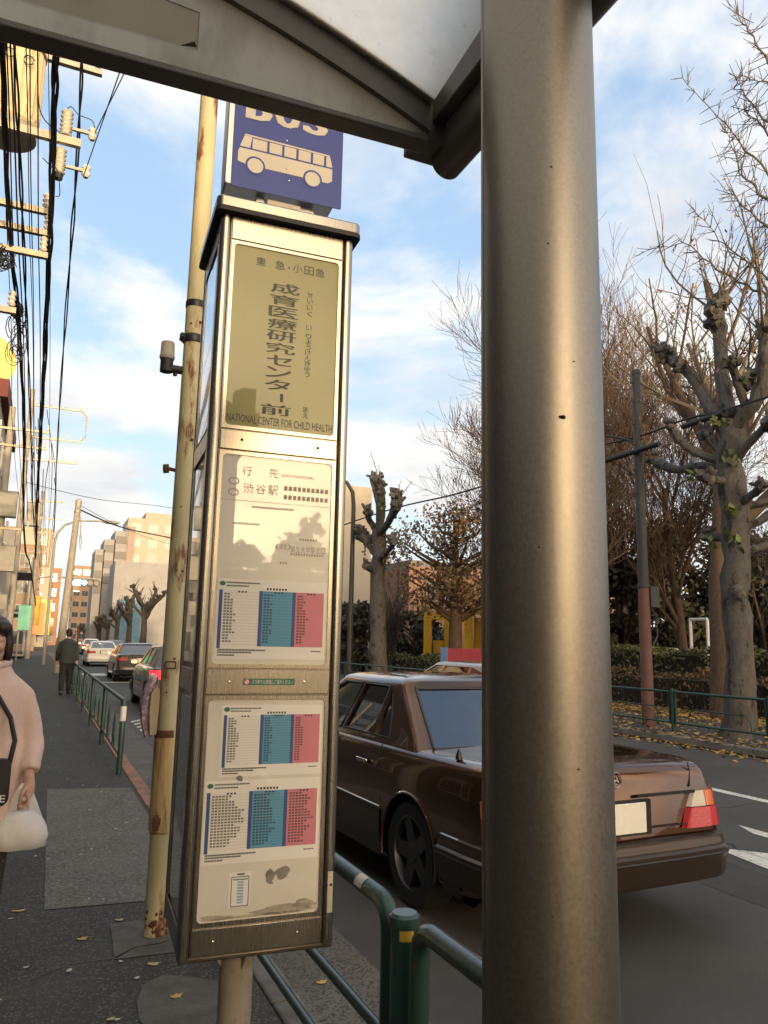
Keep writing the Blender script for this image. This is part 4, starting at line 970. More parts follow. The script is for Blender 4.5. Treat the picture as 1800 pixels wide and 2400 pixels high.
b = MB()
for z, r_ in ((1.0, .082), (.98, .084)): pass
prof = [(.074, .50), (.086, .51), (.086, 1.00), (.074, 1.015)]
b.lathe(prof, 20); b.f = [f for f in b.f if all(b.v[i][0] < .03 for i in f)]
b.build('repair_sleeve', m_rust2, RP, smooth=40)
b = MB(); b.lathe([(.087, .985), (.089, .995), (.080, 1.02), (.073, 1.022)], 20); b.f = [f for f in b.f[1:-1] if all(b.v[i][0] < .03 for i in f)]; b.build('sleeve_lip', m_rustd, RP, smooth=40)
b = MB(); b.blob((-.045, -.078, .56), .028, 8, 6, 3, .3, (1.0, .35, 1.4)); b.build('rust_scab', m_rustd, RP)
b = MB()
for k in range(12):
    r = random.Random(k); z = r.uniform(.03, .10) if k < 4 else r.choice((1.40, 1.22, 1.65, 1.88, 2.6, 2.2, 1.15, 3.3)) + r.uniform(-.03, .03); a = rad(r.uniform(215, 310))
    b.blob((.071 * math.cos(a), .071 * math.sin(a), z), r.uniform(.008, .016), 6, 5, k, .4, (1, .35, .6))
b.build('rust_spot', m_rustd, RP); 
b = MB()
for k in range(16):
    r = random.Random(k + 40); a = rad(r.uniform(200, 340)); b.blob((.068 * math.cos(a), .068 * math.sin(a), r.uniform(.0, .13)), r.uniform(.012, .024), 6, 5, k, .4, (1, .5, .8))
b.build('rust_foot', m_rustd, RP)
b = MB(); b.lathe([(.0715, 3.42), (.0735, 3.43), (.0735, 3.45), (.0715, 3.46)], 24); b.build('band', m_trimb, RP)
b = MB(); b.lathe([(.072, 3.20), (.076, 3.21), (.076, 3.24), (.072, 3.25)], 24); b.blob((-.078, -.02, 3.225), .03, 8, 6, 1, .2); b.build('clamp', m_trimb, RP)
# rusty stub bolt
b = MB(); b.tube([(-.06, 0, 2.44), (-.13, -.01, 2.445)], .011, 8); b.tube([(-.115, -.01, 2.445), (-.15, -.012, 2.44)], .026, 8); b.build('bolt_stub', m_rustd, RP)
b = MB(); b.tube([(-.055, -.055, 1.345), (.01, -.08, 1.345)], .004, 6); b.tube([(-.055, -.055, 1.38), (.01, -.08, 1.38)], .004, 6); b.tube([(-.055, -.055, 1.345), (-.055, -.055, 1.38)], .004, 6); b.tube([(.01, -.08, 1.345), (.01, -.08, 1.38)], .004, 6); b.build('label_clip', m_rustd, RP)
SE = thing('light_sensor', 'small grey capped light sensor on a black elbow bracket fixed to the rusty post', 'sensor', (0.535, 4.35, 3.05))
b = MB(); b.lathe([(.040, .03), (.044, .045), (.040, .05), (.038, .125), (.034, .133), (.001, .135)], 24); b.build('cap', mat('grey plastic', (.27, .25, .21), .5), SE, smooth=40)
b = MB(); b.lathe([(.036, -.045), (.036, .035)], 20); b.tube([(.02, 0, -.022), (.09, 0, -.022)], .024, 12); b.lathe([(.012, -.06), (.012, -.045)], 10, (.05, 0, 0)); b.build('bracket', m_black, SE, smooth=40)
# folded banner hung on the post
FB = thing('hanging_banner', 'folded cream and purple printed cloth hung on the rusty post', 'banner', (0.592, 4.34, 1.30)); FB.scale = (.66, .66, .86)
m_cream = mat('cream cloth', (.42, .33, .19), .8, var=.12, scale=8)
m_purple = mat('purple printed cloth', (.26, .17, .20), .8, var=.45, scale=26, dirt=(.45, .40, .38), dscale=26, dlo=.52, dhi=.6)
b = MB(); rings = []
for z, w, x in ((0.0, .03, -.01), (-.05, .055, -.03), (-.16, .07, -.045), (-.28, .055, -.04), (-.36, .03, -.03)): rings.append([(x + w * math.cos(a), -.02 + .018 * math.sin(a) - .02 * math.sin(a * 2), z) for a in np.linspace(0, 6.28, 11)[:-1]])
b.loft(rings); b.build('printed_cloth', m_purple, FB, smooth=60)
b = MB(); rings = []
for z, w, x in ((-.07, .02, .005), (-.10, .036, .0), (-.22, .038, -.004), (-.33, .028, .0), (-.345, .024, .0)): rings.append([(x + w * math.cos(a), -.055 + .014 * math.sin(a) + .006 * math.sin(3 * a), z) for a in np.linspace(0, 6.28, 13)[:-1]])
b.loft(rings); b.build('cream_cloth', m_cream, FB, smooth=60)
b = MB(); b.blob((-.03, -.035, -.01), .03, 10, 7, 5, .15, (1, .4, 1.1)); b.build('white_print', mat('white blue print', (.5, .53, .55), .8, var=.5, scale=40), FB)

# ================================================================ utility poles and cables on the left
m_cpole = mat('concrete pole', (0.27, 0.245, 0.20), 0.85, var=0.15, scale=5, bump=0.2, bscale=60)
m_arm = mat('galvanised crossarm', (0.34, 0.30, 0.23), 0.55, metal=.3, var=.15, scale=6)
m_trafo = mat('cream transformer paint', (0.50, 0.41, 0.24), 0.55, var=.1, scale=4, dirt=(.30, .20, .09), dscale=8, dlo=.62, dhi=.75)
m_porc = mat('white porcelain', (0.62, 0.58, 0.50), 0.25, coat=.5)
m_cable = mat('black cable sheath', (0.016, 0.016, 0.018), 0.6)
m_gbox = mat('grey cabinet paint', (0.24, 0.23, 0.20), 0.6, var=.1)
def insulator(b, p, h=.34, r=.07, n=4):
    prof = []
    for k in range(n): z = -h / 2 + h * k / n; prof += [(r * .55, z), (r, z + h / n * .45), (r * .6, z + h / n * .95)]
    b.lathe([(.001, -h / 2)] + prof + [(.001, h / 2 + .01)], 14, p)
def utility_pole(label, x, y, h, arms, group='utility poles on the left pavement', lean=0.0, boxes=(), trafo=None, r=(.16, .10)):
    t = thing('utility_pole', label, 'utility pole', (x, y, 0), 0, group)
    b = MB(); b.tube([(0, 0, -.1), (lean * .5, 0, h * .5), (lean, 0, h)], [r[0], (r[0] + r[1]) / 2, r[1]], 16); b.build('pole', m_cpole, t, smooth=60)
    for z, x0, x1, w in arms:
        b = MB(); b.box(((x0 + x1) / 2, -.10, z), (x1 - x0, .075, .075)); ar = b.build('crossarm', m_arm, t, smooth=None)
        b = MB(); n_ = max(2, int((x1 - x0) / .45))
        for k in range(n_): insulator(b, (lerp(x0 + .08, x1 - .06, k / max(1, n_ - 1)), -.10, z + .16), .20, .05, 3)
        b.build('insulator', m_porc, ar, smooth=30)
    for bx_, by_, bz_, dx, dy, dz in boxes:
        b = MB(); b.box((bx_, by_, bz_), (dx, dy, dz)); b.box((bx_, by_, bz_ + dz / 2 + .012), (dx + .04, dy + .04, .02)); b.build('switch_box', m_gbox, t, bevel=.01)
    return t
P1 = utility_pole('nearest utility pole, carrying the big cream ribbed transformer', -1.42, 10.4, 11.5, [(6.98, -.35, 1.08, 1), (6.68, -.35, 1.12, 1), (6.37, -.35, 1.10, 1), (5.55, -.5, .80, 1), (9.2, -.6, 1.55, 1)])
# transformer: ribbed tank, lid rim, bushings, cradle arm
TR = thing('transformer', 'cream ribbed drum transformer held high on the nearest utility pole', 'transformer', (-.90, 9.75, 7.66))
b = MB(); ntk = 72; prof = []
b.lathe([(.30, 0), (.335, .05), (.335, .10)], 48)
rings = []
for z in (.10, .14, 1.02, 1.06):
    rings.append([((.335 + (.022 if (k % 3 == 1 and .12 < z < 1.04) else 0)) * math.cos(2 * math.pi * k / 72), (.335 + (.022 if (k % 3 == 1 and .12 < z < 1.04) else 0)) * math.sin(2 * math.pi * k / 72), z) for k in range(72)])
b.loft(rings); b.lathe([(.335, 1.06), (.365, 1.07), (.365, 1.11), (.33, 1.13), (.28, 1.18), (.001, 1.20)], 48); tk = b.build('tank', m_trafo, TR, smooth=30)
b = MB(); b.lathe([(.31, -.10), (.34, -.09), (.34, 0.0), (.30, 0.003)], 40); b.build('cradle_ring', m_gbox, TR)
for a in (40, 140, 200): b = MB(); insulator(b, (.22 * math.cos(rad(a)), .22 * math.sin(rad(a)), 1.32), .26, .05, 4); b.build('bushing', m_porc, TR, smooth=30)
b = MB(); b.box((.10, -.30, -.14), (1.5, .07, .10)); b.build('cradle_arm', m_arm, TR, smooth=None)
for a in (-95, -60, -130):
    b = MB(); q = Vector((.36 * math.cos(rad(a)), .36 * math.sin(rad(a)), .78)); b.tube([q + Vector((.06 * math.cos(s), -.015, .06 * math.sin(s))) for s in np.linspace(0, 5.8, 14)], .008, 6); b.build('lifting_lug', m_cable, TR)
# cut-out switches hanging off the arms
for i, (px, py) in enumerate(((156, 290), (140, 378))):
    p = onY(px, py, 9.55); t = thing('fuse_switch', ('upper' if i == 0 else 'lower') + ' white porcelain fuse switch hanging right of the cream transformer', 'fuse switch', p, 0, 'porcelain fuse switches')
    b = MB(); insulator(b, (0, 0, 0), .36, .075, 6); b.build('body', m_porc, t, smooth=30)
    b = MB(); b.lathe([(.05, -.24), (.06, -.17)], 12); b.build('contact', m_cable, t)
    b = MB(); b.box((.16, .03, -.03), (.36, .035, .035)); b.build('arm', m_arm, t, smooth=None)
    b = MB(); insulator(b, (.31, .03, -.03), .17, .055, 2); b.xf(Matrix.Identity(4)); b.build('end_insulator', m_porc, t, smooth=30)
P2 = utility_pole('second utility pole with grey boxes below its lit yellow switchgear', -1.52, 29, 9.4, [(8.6, -.4, 1.25, 1), (8.0, -.4, 1.2, 1), (5.1, -.5, .9, 1)], boxes=((.25, -.22, 4.05, .62, .4, .85), (.18, -.2, 5.9, .55, .42, .85), (.2, -.2, 2.6, .5, .3, .5)))
P3 = utility_pole('third utility pole with square wire loop frame at its top', -1.30, 40, 13.4, [(12.6, .1, 2.3, 1), (11.0, .1, 2.4, 1), (9.9, -.2, 2.3, 1)], boxes=((.55, -.2, 7.2, .6, .5, 1.1),))
b = MB(); b.tube([(2.3, 40 - 40 - .1, 12.6), (2.55, -.1, 12.3), (2.55, -.1, 11.3), (2.3, -.1, 11.0)], .03, 6); b.build('frame_bar', m_arm, P3)
P4 = utility_pole('fourth utility pole, slim and grey, beside the street lamp', -.6, 58, 11.5, [(10.8, -.9, 1.4, 1), (9.6, -.9, 1.4, 1), (8.6, -.4, 1.2, 1)], r=(.17, .11))
P5 = utility_pole('fifth utility pole, farthest away and thinnest of the row', -.8, 84, 11.5, [(10.8, -1, 1.4, 1), (9.8, -1, 1.4, 1)])
P6 = utility_pole('leaning concrete pole standing alone nearer the road, coil of wire hung at its top', 1.0 - .15, 36, 7.4, [], group=None, lean=.25, r=(.18, .12))
b = MB(); b.tube([(.30, -.14, 7.0), (.42, -.16, 6.5), (.42, -.16, 5.6), (.48, -.16, 5.2), (.50, -.16, 5.6), (.40, -.16, 6.3)], .02, 6); b.build('wire_coil', m_gbox, P6)
b = MB(); b.lathe([(.135, 6.9), (.15, 6.92), (.15, 6.98), (.135, 7.0)], 16, (.235, 0, 0)); b.lathe([(.13, 7.2), (.14, 7.45), (.05, 7.52)], 16, (.25, 0, 0)); b.build('pole_band', m_arm, P6)
# far street lamp: arm over the road
SL = thing('street_lamp', 'grey street lamp with long curved arm and flat lamp head far down the left pavement', 'street lamp', (.35, 46, 0))
b = MB(); b.tube([(0, 0, 0), (0, 0, 6.6), (.12, 0, 7.2), (.45, 0, 7.65), (1.1, 0, 7.95), (2.4, 0, 8.02)], [.1, .075, .065, .06, .05, .045], 12); b.build('pole', m_gbox, SL, smooth=60)
b = MB(); b.blob((2.85, 0, 8.0), .5, 14, 8, 0, 0, (1.0, .34, .22)); b.build('lamp_head', m_gbox, SL, smooth=60)

# cables: traced through space between the poles
wires = 'overhead cables on the left'
def cable(label, pts, r, strands=1, twist=.0, group=wires, n=6, name='overhead_cable', smoothn=6):
    P = [Vector(p) for p in pts]; q = []
    for i in range(len(P) - 1):
        p0, p1, p2, p3 = P[max(0, i - 1)], P[i], P[i + 1], P[min(len(P) - 1, i + 2)]
        for k in range(smoothn):
            t = k / smoothn; q.append(.5 * ((2 * p1) + (p2 - p0) * t + (2 * p0 - 5 * p1 + 4 * p2 - p3) * t * t + (3 * p1 - p0 - 3 * p2 + p3) * t ** 3))
    q.append(P[-1]); b = MB()
    if strands == 1: b.tube(q, r, n)
    else:
        for s in range(strands):
            ph_ = 2 * math.pi * s / strands; pts2 = []
            for i, p in enumerate(q):
                a = ph_ + i * twist; rr = r * (1.0 + .25 * math.sin(i * .9 + s)); pts2.append(p + Vector((math.cos(a), 0, math.sin(a))) * rr)
            b.tube(pts2, r * .75, 5)
    o = b.build(name, m_cable, smooth=60); tag(o, label, 'cable', group); return o
def W_(*tr): return [onY(px, py, Y) for px, py, Y in tr]
cable('thickest black cable bundle, third from the left under the shelter edge', W_((136, 40, 7.2), (130, 150, 7.8), (126, 300, 8.7), (120, 500, 9.9), (113, 640, 11), (104, 860, 14), (96, 1000, 18), (88, 1160, 25), (84, 1290, 32), (82, 1310, 40)), .024, 3, .5)
cable('rightmost twisted pair of grey black cables, reaching furthest right', W_((192, 110, 8.8), (190, 200, 9.3), (178, 420, 10.5), (165, 600, 12), (148, 830, 16), (137, 1000, 22), (130, 1160, 34), (124, 1330, 58), (121, 1400, 84)), .016, 2, .6)
cable('leftmost black cable bundle passing the transformer', W_((6, 60, 7.0), (10, 250, 8.1), (18, 450, 9.4), (28, 600, 10.5), (43, 740, 12.5), (50, 850, 15), (56, 1000, 19), (55, 1180, 26), (60, 1290, 30), (72, 1330, 40), (84, 1420, 58)), .020, 3, .5)
cable('second black cable from the left, crossing the transformer tank', W_((32, 40, 7.2), (38, 200, 8.0), (48, 400, 9.2), (55, 560, 10.4), (62, 740, 12.6), (68, 880, 15.5), (74, 1060, 21), (78, 1200, 29), (86, 1300, 40)), .016, 2, .5)
cable('thin wire between the crossing cable and the thick bundle', W_((70, 100, 7.6), (72, 400, 9.2), (76, 600, 10.6), (79, 760, 13), (80, 1000, 19), (82, 1200, 30)), .007)
cable('thinnest straight wire left of the rightmost pair', W_((113, 100, 8), (117, 500, 10.5), (117, 900, 17), (115, 1150, 30), (114, 1300, 58)), .005)
for i, (a, b_) in enumerate((((292, 170), (222, 312)), ((282, 165), (196, 412)))):
    cable(('upper' if i == 0 else 'lower') + ' of two thin wires slanting up from the fuse switches to the shelter edge', W_((a[0], a[1], 7.4), (lerp(a[0], b_[0], .5), lerp(a[1], b_[1], .5), 8.4), (b_[0], b_[1], 9.5)), .006, group='slanting wires at the switches')
cable('looping jumper wire from the transformer lug to the upper fuse switch', W_((88, 190, 9.4), (92, 250, 9.4), (108, 285, 9.4), (140, 310, 9.5)), .007, group='jumper wires')
cable('looping jumper wire drooping under the lower fuse switch', W_((100, 370, 9.4), (120, 390, 9.4), (135, 400, 9.4), (140, 455, 9.4), (130, 460, 9.4)), .006, group='jumper wires')
cable('curved jumper wire arching over the upper fuse switch', W_((156, 258, 9.5), (166, 250, 9.5), (178, 262, 9.5), (186, 270, 9.5), (215, 282, 9.5), (222, 300, 9.5)), .006, group='jumper wires')
rgw = random.Random(11)
for k, (a, c) in enumerate(((2, 30), (14, 44), (22, 60), (60, 78), (88, 92))):
    cable('thin black cable among the bundles at the left edge', W_((a, 60, 7.2 + .1 * k), (lerp(a, c, .3), 300, 8.6 + .1 * k), (lerp(a, c, .55), 560, 10.3), (lerp(a, c, .8) + 3, 800, 14), (c, 1020, 20), (lerp(c, 70, .5), 1220, 30)), .006 + .002 * (k % 3), group='thin cables at the left edge')
tb = MB()
for k in range(26):
    c = onY(rgw.uniform(30, 58), rgw.uniform(735, 830), 12.6); R_ = rgw.uniform(.05, .16)
    tb.tube([c + Vector((R_ * math.cos(a) * .7, rgw.uniform(-.05, .05), R_ * math.sin(a) * (1.3))) for a in np.linspace(rgw.uniform(0, 3), rgw.uniform(4, 7), 10)], .007, 4)
tb.blob(onY(42, 728, 12.5), .12, 10, 7, 4, .25, (.7, .7, 1.2))
tag(tb.build('cable_tangle', m_cable), 'black knot of coiled spare cable hanging on the left cables below the crossarms', 'cable coil')
tb = MB()
for k in range(30):
    c = onY(rgw.uniform(-10, 24), rgw.uniform(585, 625), 9.6); R_ = rgw.uniform(.03, .10)
    tb.tube([c + Vector((R_ * math.cos(a), rgw.uniform(-.04, .04), R_ * math.sin(a))) for a in np.linspace(rgw.uniform(0, 3), rgw.uniform(4, 7), 9)], .007, 4)
tag(tb.build('cable_tangle', m_cable), 'black tangle of wire ends under the lowest wooden coloured crossarm', 'cable coil')
for k in range(9):
    x0 = rgw.uniform(75, 130); cable('thin distant service wire among the far poles', W_((x0, 960 + 20 * k, 38), (x0 + rgw.uniform(-12, 12), 1120 + 10 * k, 50), (lerp(x0, 105, .6), 1330, 84)), .018, group='distant service wires')
for k, (a, c) in enumerate((((178, 1190), (372, 1255)), ((60, 1130), (400, 1190)), ((180, 1180), (400, 1275)))):
    cable(('lowest thick', 'highest faint', 'middle thin')[k] + ' wire crossing the sky from the far poles towards the cream flats', [onY(a[0], a[1], 36), onY(lerp(a[0], c[0], .5), lerp(a[1], c[1], .5) + 10, 40), onY(c[0], c[1], 46), onY(c[0] + 200, c[1] + 40, 52)], (.035, .014, .012)[k], group=None)

# ================================================================ right hand poles and cables
m_redpole = mat('red brown painted pole', (0.15, 0.075, 0.06), 0.6, var=.15, scale=4)
m_dpole = mat('dark grey pole paint', (0.05, 0.048, 0.045), 0.55, var=.15, scale=4)
DP = thing('power_pole', 'dark grey pole with red brown lower half standing behind the far fence', 'power pole', (11.25, 12.28, 0))
b = MB(); b.tube([(0, 0, 2.75), (0, 0, 7.35)], [.105, .088], 16); b.build('upper_pole', m_dpole, DP, smooth=60)
b = MB(); b.tube([(0, 0, 0), (0, 0, 2.75)], [.125, .112], 16); b.build('lower_pole', m_redpole, DP, smooth=60)
b = MB(); b.lathe([(.11, 2.72), (.13, 2.73), (.13, 2.80), (.11, 2.81)], 16); b.box((.18, -.05, 2.55), (.22, .16, .42)); b.tube([(.10, -.05, 2.35), (.26, -.05, 2.2), (.27, -.05, 1.75), (.1, -.08, 1.55)], .015, 6); b.build('meter_box', m_dpole, DP)
b = MB()
for z in (7.1, 6.7, 6.2, 5.75, 5.2, 4.7): b.tube([(-.16, 0, z), (.16, 0, z)], .02, 6)
b.build('step_bolt', m_dpole, DP)
b = MB(); b.lathe([(.09, 7.3), (.098, 7.31), (.098, 7.4), (.02, 7.43)], 16); b.build('pole_cap', m_dpole, DP)
pz = Vector((11.25, 12.2, 5.75))
rc = 'cables across the trees on the right'
cable('upper right hand cable running from the dark pole up past the plane tree', [onX(1140, 1140, 11.3), onX(1300, 1070, 11.3), onX(1490, 1025, 11.25), onX(1600, 985, 11.2), onX(1700, 960, 11.1), onX(1900, 900, 10.8)], .02, group=rc)
for i, (a, c) in enumerate((((1382, 1092), (1545, 1040)), ((1600, 1000), (1695, 968)))):
    b = MB(); b.tube([onX(a[0], a[1], 11.15), onX(c[0], c[1], 11.1)], .055, 10); tag(b.build('cable_guard', m_cable), ('left' if i == 0 else 'right') + ' black sleeve over the cable, ' + ('near the dark pole' if i == 0 else 'touching the plane tree'), 'cable guard', 'black cable guards')
cable('short cable from the dark pole left and down behind the shelter pole', [onX(1488, 1035, 11.2), onX(1400, 1022, 11.2), onX(1300, 1050, 11.3)], .022, group=rc)
cable('lower cable pair sloping left from the dark pole', [onX(1500, 1120, 11.2), onX(1410, 1070, 11.2), onX(1250, 1000, 11.3)], .014, group=rc)
cable('long cable sloping from the mid street plane tree to the shelter pole', [onX(640, 1290, 12), onX(880, 1205, 11.6), onX(1060, 1160, 11.4), onX(1200, 1118, 11.3)], .026, group=rc)
RL = thing('curved_street_lamp', 'dark curved street lamp post standing on the far pavement right of the cabinet', 'street lamp', (10.95, 27.9, 0))
b = MB(); b.tube([(0, 0, 0), (0, 0, 6.9), (-.06, 0, 7.4), (-.3, 0, 7.75), (-.7, 0, 7.9), (-1.6, 0, 7.9)], [.11, .085, .08, .075, .07, .06], 12); b.build('pole', m_dpole, RL, smooth=60)
b = MB(); b.blob((-2.0, 0, 7.88), .5, 12, 8, 0, 0, (1, .35, .2)); b.build('lamp_head', m_dpole, RL, smooth=60)
# traffic signal over the road
TS = thing('traffic_signal', 'three lamp traffic signal lit blue green hanging over the far junction', 'traffic signal', (4.25, 82, 6.85)); TS.scale = (1.25, 1.25, 1.25)
b = MB(); b.prism(rrect(1.5, .5, .22, 5), .25, lambda a, q, d: (a, d, q)); b.build('housing', m_dpole, TS, smooth=40)
m_sigon = mat('lit green signal lamp', (0.05, 0.5, 0.42), .4, emit=(0.10, 0.9, 0.85), estr=3.0); m_sigoff = mat('unlit signal lamp', (.015, .015, .018), .4)
for k, x in enumerate((-.45, 0, .45)):
    b = MB(); b.lathe([(.001, .0), (.20, .01), (.21, .03)], 20, (x, 0, 0), Matrix.Rotation(rad(90), 3, 'X')); b.build('lamp', m_sigon if k == 0 else m_sigoff, TS, smooth=40)
    b = MB(); b.lathe([(.225, 0), (.225, .2)], 20, (x, -.0, 0), Matrix.Rotation(rad(90), 3, 'X')); b.f = b.f[:-2]; b.build('hood', m_sigoff, TS, smooth=40)
b = MB(); b.tube([(-4.4, .2, .1), (-3, .2, .35), (.6, .2, .35)], .07, 8); b.tube([(-4.4, .2, -5.5), (-4.4, .2, .6)], .12, 10); b.build('mast_arm', m_gbox, TS, smooth=60)

# ================================================================ buildings
def wallmat(name, c, var=.08, dirt=None): return mat(name, c, .85, var=var, scale=.6, detail=8, bump=.2, bscale=12, dirt=dirt or tuple(x * .8 for x in c), dscale=.35, dlo=.52, dhi=.75)
m_win = mat('window glass', (.05, .055, .06), .08, coat=.6)
m_wfr = mat('window frame', (.30, .29, .27), .5)
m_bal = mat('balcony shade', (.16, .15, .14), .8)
def building(name, label, cat, c, d, m, floors, cols_y, cols_x, faces, rz=0, win=(1.5, 1.4), roof=None, balc=(), m_w=None, group=None, z0=.9):
    """box building at ground centre c; windows on the faces listed ('-y','+x','-x') as recessed frames with panes"""
    t = thing(name, label, cat, (c[0], c[1], -.1), rz, group)
    b = MB(); b.box((0, 0, d[2] / 2), d); w = b.build('wall', m, t, smooth=None)
    b = MB()
    for q in ((0, -d[1] / 2 + .1, d[0], .2), (0, d[1] / 2 - .1, d[0], .2)): b.box((q[0], q[1], d[2] + .25), (q[2], q[3], .5))
    for s in (-1, 1): b.box((s * (d[0] / 2 - .1), 0, d[2] + .25), (.2, d[1] - .4, .5))
    b.build('parapet', roof or m, t, smooth=None)
    fh = d[2] / floors
    for f in faces:
        nrm, L_, n = (((0, -1), d[0], cols_x) if f == '-y' else ((1, 0), d[1], cols_y) if f == '+x' else ((-1, 0), d[1], cols_y))
        for fl_ in range(floors):
            for k in range(n):
                u = -L_ / 2 + L_ * (k + .5) / n; z = fh * fl_ + fh * .52
                if nrm[0] == 0: p = (u, -d[1] / 2, z); fd, pd, off = (win[0] + .16, .10, win[1] + .16), (win[0], .04, win[1]), (0, -.04, 0)
                else: p = (nrm[0] * d[0] / 2, u, z); fd, pd, off = (.10, win[0] + .16, win[1] + .16), (.04, win[0], win[1]), (nrm[0] * .04, 0, 0)
                b = MB(); b.box(p, fd)
                if nrm[0] == 0: b.box((p[0], p[1] - .09, p[2]), (.05, .05, win[1]))
                else: b.box((p[0] + nrm[0] * .09, p[1], p[2]), (.05, .05, win[1]))
                wf = b.build('window', m_wfr, t, smooth=None)
                b = MB(); b.box((p[0] + off[0], p[1] + off[1], p[2]), pd); b.build('pane', m_w or m_win, wf, smooth=None)
            if f in balc:
                b = MB(); z = fh * fl_ + fh * .12
                if nrm[0] == 0: b.box((0, -d[1] / 2 - .55, z), (d[0] * .94, 1.1, .15)); b.box((0, -d[1] / 2 - 1.05, z + .55), (d[0] * .94, .1, 1.0))
                else: b.box((nrm[0] * (d[0] / 2 + .55), 0, z), (1.1, d[1] * .94, .15)); b.box((nrm[0] * (d[0] / 2 + 1.05), 0, z + .55), (.1, d[1] * .94, 1.0))
                b.build('balcony', m, t, smooth=None)
    return t
m_creamb = wallmat('cream render', (.34, .295, .22)); m_tan = wallmat('orange tan tile', (.26, .175, .115)); m_pale = wallmat('pale grey panel', (.25, .245, .24)); m_flat = wallmat('warm cream tile', (.35, .31, .25))
m_beige = wallmat('beige tower tile', (.42, .37, .29)); m_brick = wallmat('brown brick tile', (.20, .115, .08)); m_greyroof = wallmat('grey metal', (.14, .135, .13)); m_maroon = wallmat('maroon eave', (.12, .035, .03))
LB = building('corner_building', 'cream walled building with maroon eaves at the left edge behind the cables', 'building', (-7.75, 47, 0), (10, 12, 12.8), m_creamb, 4, 4, 3, ('-y', '+x'))
b = MB(); b.box((0, 0, 13.6), (10.7, 12.7, .9)); b.build('eave', m_maroon, LB, smooth=None)
DS = thing('roof_dish', 'yellow lit round dish sign above the maroon eaves at the left edge', 'dish', (-3.55, 41.2, 14.9))
b = MB(); b.lathe([(.001, -.12), (1.1, 0), (1.35, .12), (1.35, .2), (.001, .05)], 28, (0, 0, 0), Matrix.Rotation(rad(95), 3, 'X')); b.build('disc', mat('yellow sheet', (.62, .47, .12), .5), DS, smooth=50)
b = MB(); b.tube([(0, 0, 0), (.2, .6, -1.4)], .06, 8); b.build('stand', m_maroon, DS)
building('shop_house', 'grey low house with balconies below the cream building at the left', 'house', (-6.4, 62, 0), (9, 9, 8.4), m_pale, 3, 3, 3, ('-y', '+x'), balc=('+x',))
building('shop_house', 'orange lit shop house with tan tiles far down the left pavement', 'house', (-5.4, 98, 0), (10, 12, 11), m_tan, 4, 4, 3, ('-y', '+x'))
building('shop_house', 'tall pale narrow building behind the far left poles', 'house', (-4.2, 130, 0), (10, 12, 17), m_flat, 6, 4, 3, ('-y', '+x'))
building('shop_house', 'terracotta coloured building at the far end of the left pavement', 'house', (-3.0, 165, 0), (12, 12, 14), wallmat('terracotta render', (.30, .17, .10)), 5, 4, 4, ('-y', '+x'))
# bright shop signs along the far left pavement
for i, (x, y, z, w, h, c, lb) in enumerate(((-.55, 70, 3.6, 1.0, 2.4, (.65, .42, .06), 'upright yellow shop sign far down the left pavement'), (-.3, 92, 3.4, 1.4, 3.4, (.62, .20, .05), 'upright orange shop sign beside the far left poles'), (.3, 120, 4.2, 2.0, 5.0, (.70, .50, .10), 'tall amber shop sign furthest along the left pavement'), (-.9, 52, 2.6, .7, 1.5, (.10, .38, .28), 'small green shop sign on the left pavement'))):
    t = thing('shop_sign', lb, 'shop sign', (x, y, z)); b = MB(); b.box((0, 0, 0), (w, .25, h)); b.build('panel', mat('sign face %d' % i, c, .5, var=.25, scale=1.6), t, bevel=.02); b = MB(); b.tube([(-w / 2 + .1, .2, -z), (-w / 2 + .1, .2, h / 2)], .06, 8); b.build('stand', m_gbox, t)
building('office_building', 'orange tan office block with rows of windows behind the traffic signal', 'building', (16.0, 292, 0), (13.5, 14, 25.5), m_tan, 7, 4, 5, ('-y', '-x'), win=(1.9, 1.7))
building('warehouse', 'pale grey windowless block right of the orange office building', 'building', (17.4, 154, 0), (11.5, 12, 15.0), m_pale, 1, 0, 0, ())
FLT = building('apartment_block', 'cream apartment block with stepped balconies rising above the pale grey block', 'building', (20.6, 176, 0), (10.5, 12, 26.5), m_flat, 8, 4, 3, ('-y', '-x'), win=(1.9, 1.7), balc=())
b = MB()
for k, (x, w, h) in enumerate(((-6.4, 2.6, 24.0), (-8.6, 2.2, 22.0), (-10.4, 1.8, 19.8))): b.box((x, 0, h / 2), (w, 11.5, h))
b.build('stepped_wing', m_pale, FLT, smooth=None)
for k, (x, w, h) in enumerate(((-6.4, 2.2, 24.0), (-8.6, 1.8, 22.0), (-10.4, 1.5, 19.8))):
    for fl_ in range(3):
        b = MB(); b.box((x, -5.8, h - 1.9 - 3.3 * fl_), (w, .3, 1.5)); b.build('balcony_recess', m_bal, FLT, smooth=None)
b = MB(); b.box((1.5, 0, 27.6), (6, 8, 2.2)); b.build('roof_house', m_flat, FLT, smooth=None)
b = MB(); b.box((-4.4, -6.3, 12.5), (1.4, .5, 25)); b.build('pier', wallmat('mauve pier', (.28, .22, .19)), FLT, smooth=None)
building('blue_banner_wall', 'small white site hut with blue sheeting behind the far plane trees', 'hut', (13.4, 136, 0), (3.6, 5, 7.4), mat('blue site sheet', (.08, .17, .24), .7, var=.2, scale=.8), 1, 0, 0, ())
bt = onX(832, 1300, 18)
building('tower_block', 'beige tiled tower block standing behind the dark curved lamp post', 'building', (16.4, 50.2, 0), (4.6, 11.5, 10.9), m_beige, 4, 4, 1, ('-x',), win=(1.2, 1.2))
building('museum_hall', 'brown brick hall with flat grey roof beyond the park trees', 'building', (38, 60, 0), (24, 12, 7.6), m_brick, 2, 2, 5, ('-y',), win=(1.6, 1.5), roof=m_greyroof)
